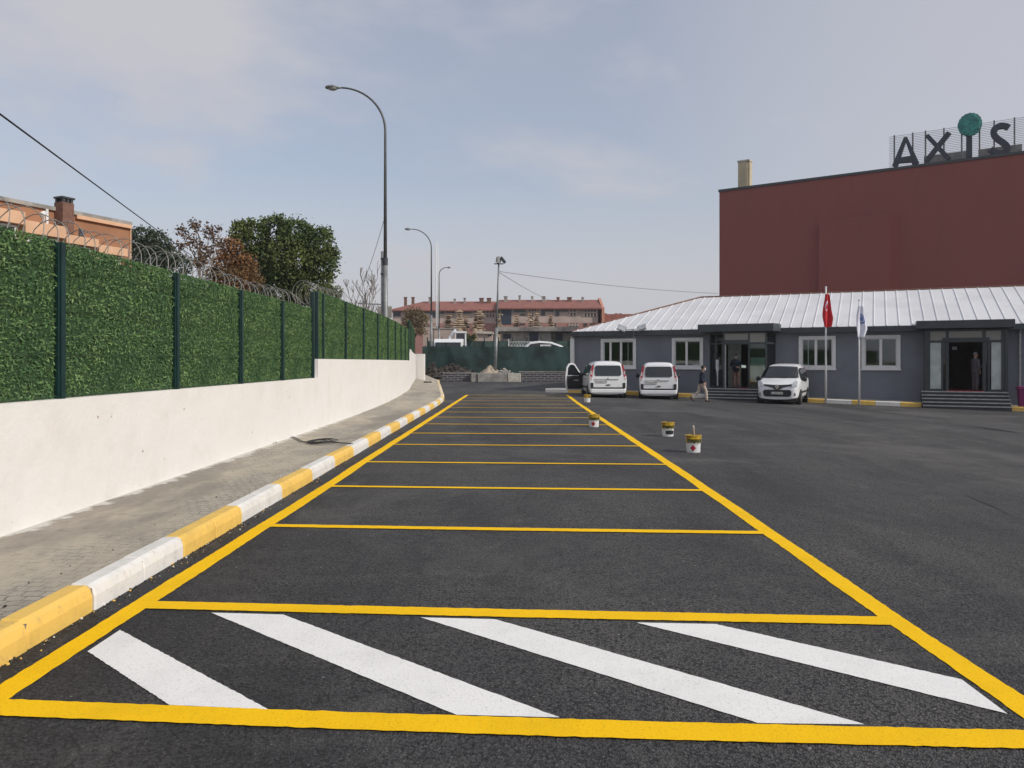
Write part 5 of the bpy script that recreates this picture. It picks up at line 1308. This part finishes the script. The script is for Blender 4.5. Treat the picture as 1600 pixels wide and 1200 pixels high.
def background():
    # concrete shell house
    Y = 88
    X = lambda p: (p-800)/FPX*Y
    Z = lambda y: H+(HOR-y)/FPX*Y
    t = thing('concrete_house', 'low unfinished grey concrete house with dark openings', 'building', (0, Y, 0))
    m = MB(); m.box(X(782), X(861), 0, 8, .6, Z(519)); m.box(X(861), X(925), 1.2, 8, .6, Z(519)-.01); m.build('wall', MT['concrete'], t)
    m = MB(); m.slab([(X(776), Z(518)), (X(905), Z(518)), (X(905), Z(511)), (X(776), Z(511))], -.8, 9)
    m.build('roof', MT['concrete'], t)
    for a, b, y0, y1 in ((786, 798, 522, 529), (827, 841, 519.5, 533), (869, 880, 520, 536)):
        o = MB(); yy = -.004 if b < 861 else 1.196; o.box(X(a), X(b), yy-.02, yy, Z(y1), Z(y0)); o.build('window', MT['bluewin'], t)
    # pink walls and low sheds
    Y = 96; X = lambda p: (p-800)/FPX*Y; Z = lambda y: H+(HOR-y)/FPX*Y
    for (a, b, yt, lab, mt) in ((661, 677, 509, 'narrow pink walled shed left of the far lamp post', 'pinkwall'), (678, 712, 514, 'wide pink site wall behind the truck', 'pinkwall')):
        t = thing('site_shed', lab, 'shed', (X(a), Y, .8)); m = MB(); m.box(0, X(b)-X(a), 0, 4, 0, Z(yt)-.8); m.build('wall', MT[mt], t); m = MB(); m.box(-.1, X(b)-X(a)+.1, -.1, 4.1, Z(yt)-.8, Z(yt)-.65); m.build('roof', MT['concrete'], t)
    Y = 84; X = lambda p: (p-800)/FPX*Y; Z = lambda y: H+(HOR-y)/FPX*Y
    t = thing('site_shed', 'small pale shed with sloping light roof beside the concrete house', 'shed', (X(746), Y, .8)); m = MB(); w_ = X(769)-X(746); m.box(0, w_, 0, 3, 0, Z(521)-.8); m.build('wall', MT['pinkwall'], t)
    m = MB(); m.slab([(-.1, Z(521)-.8), (w_+.1, Z(522)-.8), (w_+.1, Z(518.5)-.8), (-.1, Z(517)-.8)], -.3, 3.2); m.build('roof', MT['pale_concrete'], t)
    m = MB(); m.box(w_*.72, w_*.95, -.02, -.002, Z(525.5)-.8, Z(523)-.8); m.build('window', MT['bluewin'], t)
    # apartment row
    Y = 150; X = lambda p: (p-800)/FPX*Y; Z = lambda y: H+(HOR-y)/FPX*Y
    def row(lab, x0, x1, ridge0, yr0, yr1, yE, yoff, wins, gable=False, floor2=True, hip=0, chims=()):
        t = thing('apartment_block', lab, 'building', (0, Y+yoff, 0)); d = 11
        m = MB(); m.box(X(x0)+.3, X(x1)-.3, 0, d, .6, Z(yE)); w = m.build('wall', MT['pinkwall'], t)
        m = MB(); m.box(X(x0)+.3, X(x1)-.3, -.06, -.003, .6, Z(505)); part_label(m.build('lower_wall', MT['redwall'], t), 'red lower storey')
        zE, zR = Z(yE), H+(HOR-yr1)/FPX*(Y+yoff+5.5); m = MB(); xa, xb = X(x0)-.3, X(x1)+.3; ra, rb = X(x0+hip), xb
        v = [(xa, -.9, zE), (xb, -.9, zE), (xb, d+.9, zE), (xa, d+.9, zE), (ra, d/2, zR), (rb, d/2, zR)]
        v2 = [(a, b, c-.25) for a, b, c in v[:4]]
        m.add(v+v2, [(0, 1, 5, 4), (2, 3, 4, 5), (3, 0, 4), (1, 2, 5), (0, 6, 7, 1), (1, 7, 8, 2), (2, 8, 9, 3), (3, 9, 6, 0), (6, 9, 8, 7)])
        rf = m.build('roof', MT['tiles'], t)
        for c in chims:
            m = MB(); xx = X(c); hc = .3+.35*((c*7) % 3)/2; wc = .2+.22*((c*5) % 4)/3; m.box(xx-wc, xx+wc, d/2-1.6, d/2-1.0, zR-1.2, zR+hc); m.box(xx-wc-.08, xx+wc+.08, d/2-1.7, d/2-.9, zR+hc, zR+hc+.12); m.build('chimney', MT['brown'] if c % 2 else MT['concrete'], rf)
        for (a, b, y0, y1, kd) in wins:
            m = MB(); m.box(X(a), X(b), -.12, -.062, Z(y1), Z(y0)); wn = m.build('window', MT['darkwin' if kd != 'b' else 'bluewin'], t)
            if kd == 'f':
                m = MB(); nb = max(1, int((b-a)/4))
                for k in range(nb+1): xx = X(a)+(X(b)-X(a))*k/nb; m.box(xx-.12, xx+.12, -.2, -.122, Z(y1), Z(y0))
                m.box(X(a), X(b), -.18, -.122, Z((y0+y1)/2)-.12, Z((y0+y1)/2)+.12); m.build('frame', MT['pinkwall'], wn)
        return t
    winsL = [(615, 626, 485.5, 494, ''), (652, 672, 485, 489, ''), (676, 682, 486, 496, ''), (683, 694, 486, 490, ''), (697, 712, 486, 489, ''), (714, 736, 486, 490, ''), (740, 757, 486, 490, ''), (760, 773, 485, 495, 'f'), (700, 712, 506, 511, ''), (718, 735, 506, 511, ''), (745, 752, 506, 511, '')]
    row('left half of the far terracotta roofed apartment row', 611, 779, 0, 478, 471, 484.5, 0, winsL, hip=46, chims=(629, 641, 668, 708, 724, 751, 763))
    winsR = [(783, 799, 484, 508, 'b'), (803, 821, 485, 489, ''), (813, 821, 491, 494, ''), (825, 838, 484.5, 494, 'f'), (845, 864, 484, 488, ''), (845, 851, 488, 494, ''), (867, 886, 484, 488, ''), (867, 873, 488, 494.5, ''), (889, 899, 484, 494, 'f'), (911, 930, 484, 495, 'f'), (812, 820, 506, 509, ''), (842, 846, 505, 511, ''), (860, 868, 506, 511, ''), (888, 902, 506, 511, 'f'), (910, 916, 506, 511, ''), (920, 928, 506, 511, '')]
    t = row('right half of the far apartment row with orange gable end', 779, 935, 0, 468, 468.5, 482.5, -2, winsR, chims=(790, 812, 832, 850, 873, 891, 912))
    m = MB(); zE, zR = Z(482.5), Z(468); xx = X(935)+.35; yb = 0
    m.add([(xx, -.9, .6), (xx, 11.9, .6), (xx, 11.9, zE), (xx, 5.5, zR+.6), (xx, -.9, zE), (xx+.5, -.9, .6), (xx+.5, 11.9, .6), (xx+.5, 11.9, zE), (xx+.5, 5.5, zR+.6), (xx+.5, -.9, zE)],
          [(0, 4, 3, 2, 1), (5, 6, 7, 8, 9), (4, 9, 8, 3), (3, 8, 7, 2), (0, 5, 9, 4), (1, 2, 7, 6)]); part_label(m.build('gable_wall', MT['orangegable'], t), 'orange gable end')
    t = thing('row_house', 'lower terracotta roofed house right of the apartment row', 'building', (0, Y+8, 0)); m = MB(); m.box(X(938), X(1010), 0, 9, .6, Z(500)); m.build('wall', MT['redwall'], t)
    m = MB(); m.slab([(X(936), Z(501)), (X(1015), Z(501)), (X(1015), Z(487)), (X(942), Z(487))], -.5, 9.5); m.build('roof', MT['tiles'], t)
    for p in (957, 975, 982): m = MB(); m.box(X(p)-.3, X(p)+.3, 3, 3.8, Z(488), Z(484)); m.build('chimney', MT['brown'], t)
    # timber stacks with props on the site
    Y = 104; X = lambda p: (p-800)/FPX*Y; Z = lambda y: H+(HOR-y)/FPX*Y
    stacks = [(699, 7, 490, 514), (718, 9, 485, 512), (727, 6, 492, 512), (750, 8, 484, 516), (743, 5, 488, 514), (779, 8, 489, 512), (807, 6, 490, 512), (829, 7, 489, 512), (838, 6, 488, 511), (860, 5, 491, 511)]
    first = None
    for i, (p, w_, yt, yb) in enumerate(stacks):
        rr = random.Random(i); base = Z(yb); top = Z(yt); n = max(6, int((top-base)/.28))
        names = ['leftmost', 'second tallest', 'slim', 'tallest', 'dark narrow', 'tall right hand', 'short', 'middle right', 'slender right', 'rightmost']
        t = thing('timber_stack', '%s tiered stack of pale timber on the far building site' % names[i], 'timber stack', (X(p), Y+rr.uniform(-1, 1), .8), 0, 'timber stacks on the site')
        m = MB(); m2 = MB(); z = base-.8; W2 = w_/FPX*Y/2*1.9
        m.box(-W2*.6, W2*.6, -.6, .6, 0, z)
        for k in range(n):
            f = 1-.5*k/n; hw = W2*f*rr.uniform(.7, 1.3); M_ = Matrix.Rotation(rr.uniform(-.35, .35), 4, 'Z'); off = rr.uniform(-.1, .1)
            (m if rr.random() < .72 else m2).box(off-hw, off+hw, -hw*.8, hw*.8, z, z+(top-base)/n*.42, M_)
            (m2 if rr.random() < .7 else m).box(off-hw*.55, off+hw*.55, -hw*.4, hw*.4, z+(top-base)/n*.42, z+(top-base)/n, M_); z += (top-base)/n
        m.build('planks', MT['timber'], t); m2.build('spacers', MT['timber2'], t)
        if i in ():
            m = MB(); h0 = (base-.8)+ (top-base)*.45
            for sx in (-1, 1): m.box(-.07, .07, -.07, .07, 0, 1.5, Matrix.Translation((sx*W2*1.5, -.5, base-.8)) @ Matrix.Rotation(-sx*R(32), 4, 'Y'))
            m.build('prop', MT['timber'], t)
background()

# ------------------------------------------------------------ trees
def tree(name, label, cat, base, blobs, n, size, leafmat, trunk_r=.18, trunk_to=None, group=None, shell=.55, limbs=True, bark='bark', droop=0):
    t = thing(name, label, cat, base, 0, group)
    B = np.array(blobs, dtype=float); vol = B[:, 3]**2; pr = vol/vol.sum()
    idx = rng.choice(len(B), n, p=pr); d = rng.normal(size=(n, 3)); d /= np.linalg.norm(d, axis=1)[:, None]
    r = rng.uniform(shell, 1.0, n)**.6*(1+.10*rng.normal(size=n)); c = B[idx, :3] + d*(r*B[idx, 3])[:, None]
    # clumping
    k = 140; cc = c[rng.choice(n, k)]; a = cc[rng.integers(0, k, n)]
    near = rng.uniform(size=n) < .45; dd = ((c[:, None, :]-cc[None, :, :])**2).sum(2).argmin(1); c[near] = c[near]*.55 + cc[dd[near]]*.45
    c += rng.normal(0, size*.5, c.shape)
    v, q = leaf_quads(c, size, .6); me = np_mesh('crown', v, q, MT[leafmat]); link('crown', me, t)
    m = MB(); top = B[B[:, 2].argmax()]; cen = B[:, :3].mean(0); hz_ = cen[2]
    m.tube([(0, 0, 0), (cen[0]*.3, cen[1]*.3, hz_*.5), (cen[0]*.8, cen[1]*.8, hz_), (top[0], top[1], top[2])], [trunk_r, trunk_r*.8, trunk_r*.5, trunk_r*.12], 8)
    if limbs:
        for b in B:
            s = Vector((cen[0]*.5, cen[1]*.5, hz_*random.uniform(.45, .8))); e = Vector(b[:3]); mid = s.lerp(e, .5)+Vector((0, 0, .1*b[3]))
            m.tube([s, mid, e], [trunk_r*.4, trunk_r*.25, trunk_r*.08], 6)
            for q_ in range(3):
                dv = Vector((random.gauss(0, 1), random.gauss(0, 1), random.gauss(.3, 1))).normalized(); m.tube([e, e+dv*b[3]*.8], [trunk_r*.1, .01], 5)
    m.build('trunk', MT[bark], t, smooth=True)
    return t
def bl_from_px(Y, base, lst, zb=1.0):
    out = []
    for (x, y, rpx, dy) in lst: r = rpx/FPX*Y; out.append(((x-800)/FPX*(Y+dy)-base[0], dy, H+(HOR-y)/FPX*(Y+dy)-base[2], r))
    return out
def trees():
    Y = 40; b = ((450-800)/FPX*Y, Y, 1.0)
    tree('dense_tree', 'big dense dark green tree behind the fence, left of the near lamp', 'tree', b, bl_from_px(Y, b, [(395, 372, 30, 0), (430, 362, 28, 1), (462, 368, 28, 0), (490, 385, 30, 0), (500, 415, 28, 0), (455, 410, 42, -.5), (410, 410, 38, .5), (440, 450, 42, 0), (485, 450, 34, 0), (515, 462, 18, 0), (522, 478, 14, .3), (440, 347, 11, 0), (375, 362, 16, 0), (400, 480, 40, 0), (505, 370, 16, 1), (518, 395, 13, .4)]), 30000, .17, 'dtree', .3)
    Y = 34; b = ((362-800)/FPX*Y, Y, 1.0)
    tree('rusty_tree', 'rust brown autumn tree in front of the big green tree', 'tree', b, bl_from_px(Y, b, [(362, 388, 19, 0), (350, 412, 24, 0), (382, 415, 22, .4), (368, 440, 26, 0), (395, 440, 18, 0), (335, 430, 16, 0), (345, 455, 24, 0)]), 7000, .13, 'rust', .14, shell=.2)
    Y = 30; b = ((312-800)/FPX*Y, Y, 1.0)
    tree('sparse_tree', 'thin tree with sparse wine red leaves left of the rust brown one', 'tree', b, bl_from_px(Y, b, [(285, 362, 12, 0), (305, 352, 11, 0), (328, 362, 13, 0), (340, 380, 12, .3), (300, 380, 16, 0), (322, 392, 15, 0), (280, 385, 9, 0), (312, 410, 14, 0), (344, 358, 6, 0)]), 1050, .13, 'wine', .07, shell=.1, bark='twig')
    Y = 45; b = ((235-800)/FPX*Y, Y, 1.0)
    tree('olive_tree', 'greyish dark tree beside the orange house', 'tree', b, bl_from_px(Y, b, [(222, 375, 22, 0), (245, 380, 22, 0), (215, 395, 24, 0), (260, 402, 22, 0), (240, 408, 30, 0), (285, 415, 16, 0)]), 9000, .15, 'olive', .2)
    # bare tree
    Y = 36; X0 = (572-800)/FPX*Y; t = thing('bare_tree', 'small leafless tree between the big green tree and the near lamp', 'tree', (X0, Y, 1.0)); m = MB(); rr = random.Random(3)
    def br(p, d, l, r_, lv):
        pts = [p]; dd = d.copy()
        for k in range(3): dd = (dd+Vector((rr.gauss(0, .12), rr.gauss(0, .12), .05))).normalized(); pts.append(pts[-1]+dd*l/3)
        m.tube(pts, [max(.011, r_*(1-.2*k)) for k in range(4)], 5)
        if lv == 0: return
        for k in range(4 if lv > 1 else 3):
            a = Vector((rr.gauss(0, .6), rr.gauss(0, .5), rr.uniform(.4, 1))).normalized(); br(pts[rr.choice((1, 2, 3))], (dd*.7+a*.7).normalized(), l*.62, r_*.5, lv-1)
    br(Vector((0, 0, 0)), Vector((0, 0, 1)), 2.5, .10, 4); m.build('branches', MT['twig'], t)
    Y = 92; b = ((647-800)/FPX*Y, Y, .8)
    tree('brown_tree', 'brownish autumn tree before the left end of the apartment row', 'tree', b, bl_from_px(Y, b, [(640, 490, 10, 0), (652, 492, 12, 0), (662, 500, 9, 0), (635, 502, 9, 0), (648, 508, 12, 0), (640, 518, 12, 0), (658, 516, 9, 0)]), 2600, .26, 'brownleaf', .14, shell=.2)
    Y = 80; b = ((733-800)/FPX*Y, Y, .8)
    tree('site_bush', 'scrubby bush right of the loader cab', 'bush', b, bl_from_px(Y, b, [(729, 527, 6, 0), (736, 530, 7, 0), (728, 536, 7, 0), (741, 525, 4, 0)]), 1200, .18, 'bush', .05, shell=.2)
trees()

# ------------------------------------------------------------ small things on the pavement
def pavement_things():
    m = MB(); z = .2
    def G(x, y, h=.0): Y = (H-z-h)*FPX/(y-HOR); return ((x-800)/FPX*Y, Y, z+h+.006)
    for off in (0, .03):
        P = [G(427, 693), G(432, 681, .0), G(445, 679.5), G(458, 685), G(470, 691), G(490, 692), G(515, 691.5), G(548, 694)]
        m.tube([(a+off, b+off*2, c) for a, b, c in P], .006, 6)
    for k in range(9):
        c = Vector(G(492+k*2.2, 690+(k % 3)*.8)); pts = [c+Vector((.10*math.cos(a)*(1.3+.1*k), .34*math.sin(a), .004+.003*k)) for a in [2*PI*i/16 for i in range(17)]]; m.tube(pts, .006, 5)
    tag(m.build('cable_coil', MT['cable'], smooth=True), 'loose black cable lying coiled on the pavement', 'cable')
    for (x, y, s, lab) in ((490, 671.5, .05, 'small white lump on the pavement at the wall foot'), (668, 597, .16, 'low pile of debris at the far end of the pavement')):
        mm = MB(); Yv = (H-pave_z(20 if y > 650 else 48))*FPX/(y-HOR); r2 = random.Random(int(x))
        for k in range(7): mm.ell((r2.uniform(-s, s)*1.5, r2.uniform(-s, s), s*.2), (s*.5, s*.4, s*.3), 7, 5)
        o = mm.build('debris', MT['wkerb'] if s < .1 else MT['mud']); o.location = ((x-800)/FPX*Yv, Yv, pave_z(Yv)+.0); tag(o, lab, 'debris')
pavement_things()

# ------------------------------------------------------------ thin haze in the air
def haze():
    m = bpy.data.materials.new('haze'); m.use_nodes = True; t = m.node_tree; t.nodes.clear()
    o = t.nodes.new('ShaderNodeOutputMaterial'); v = t.nodes.new('ShaderNodeVolumePrincipled')
    v.inputs['Color'].default_value = (.90, .92, .96, 1); v.inputs['Density'].default_value = .0004; v.inputs['Anisotropy'].default_value = .2
    t.links.new(v.outputs[0], o.inputs['Volume'])
    mb = MB(); mb.box(-1600, 1600, -900, 2600, -2.5, 27); tag(mb.build('haze', m), 'thin pale haze in the air over the whole place', 'haze', kind='stuff')
haze()
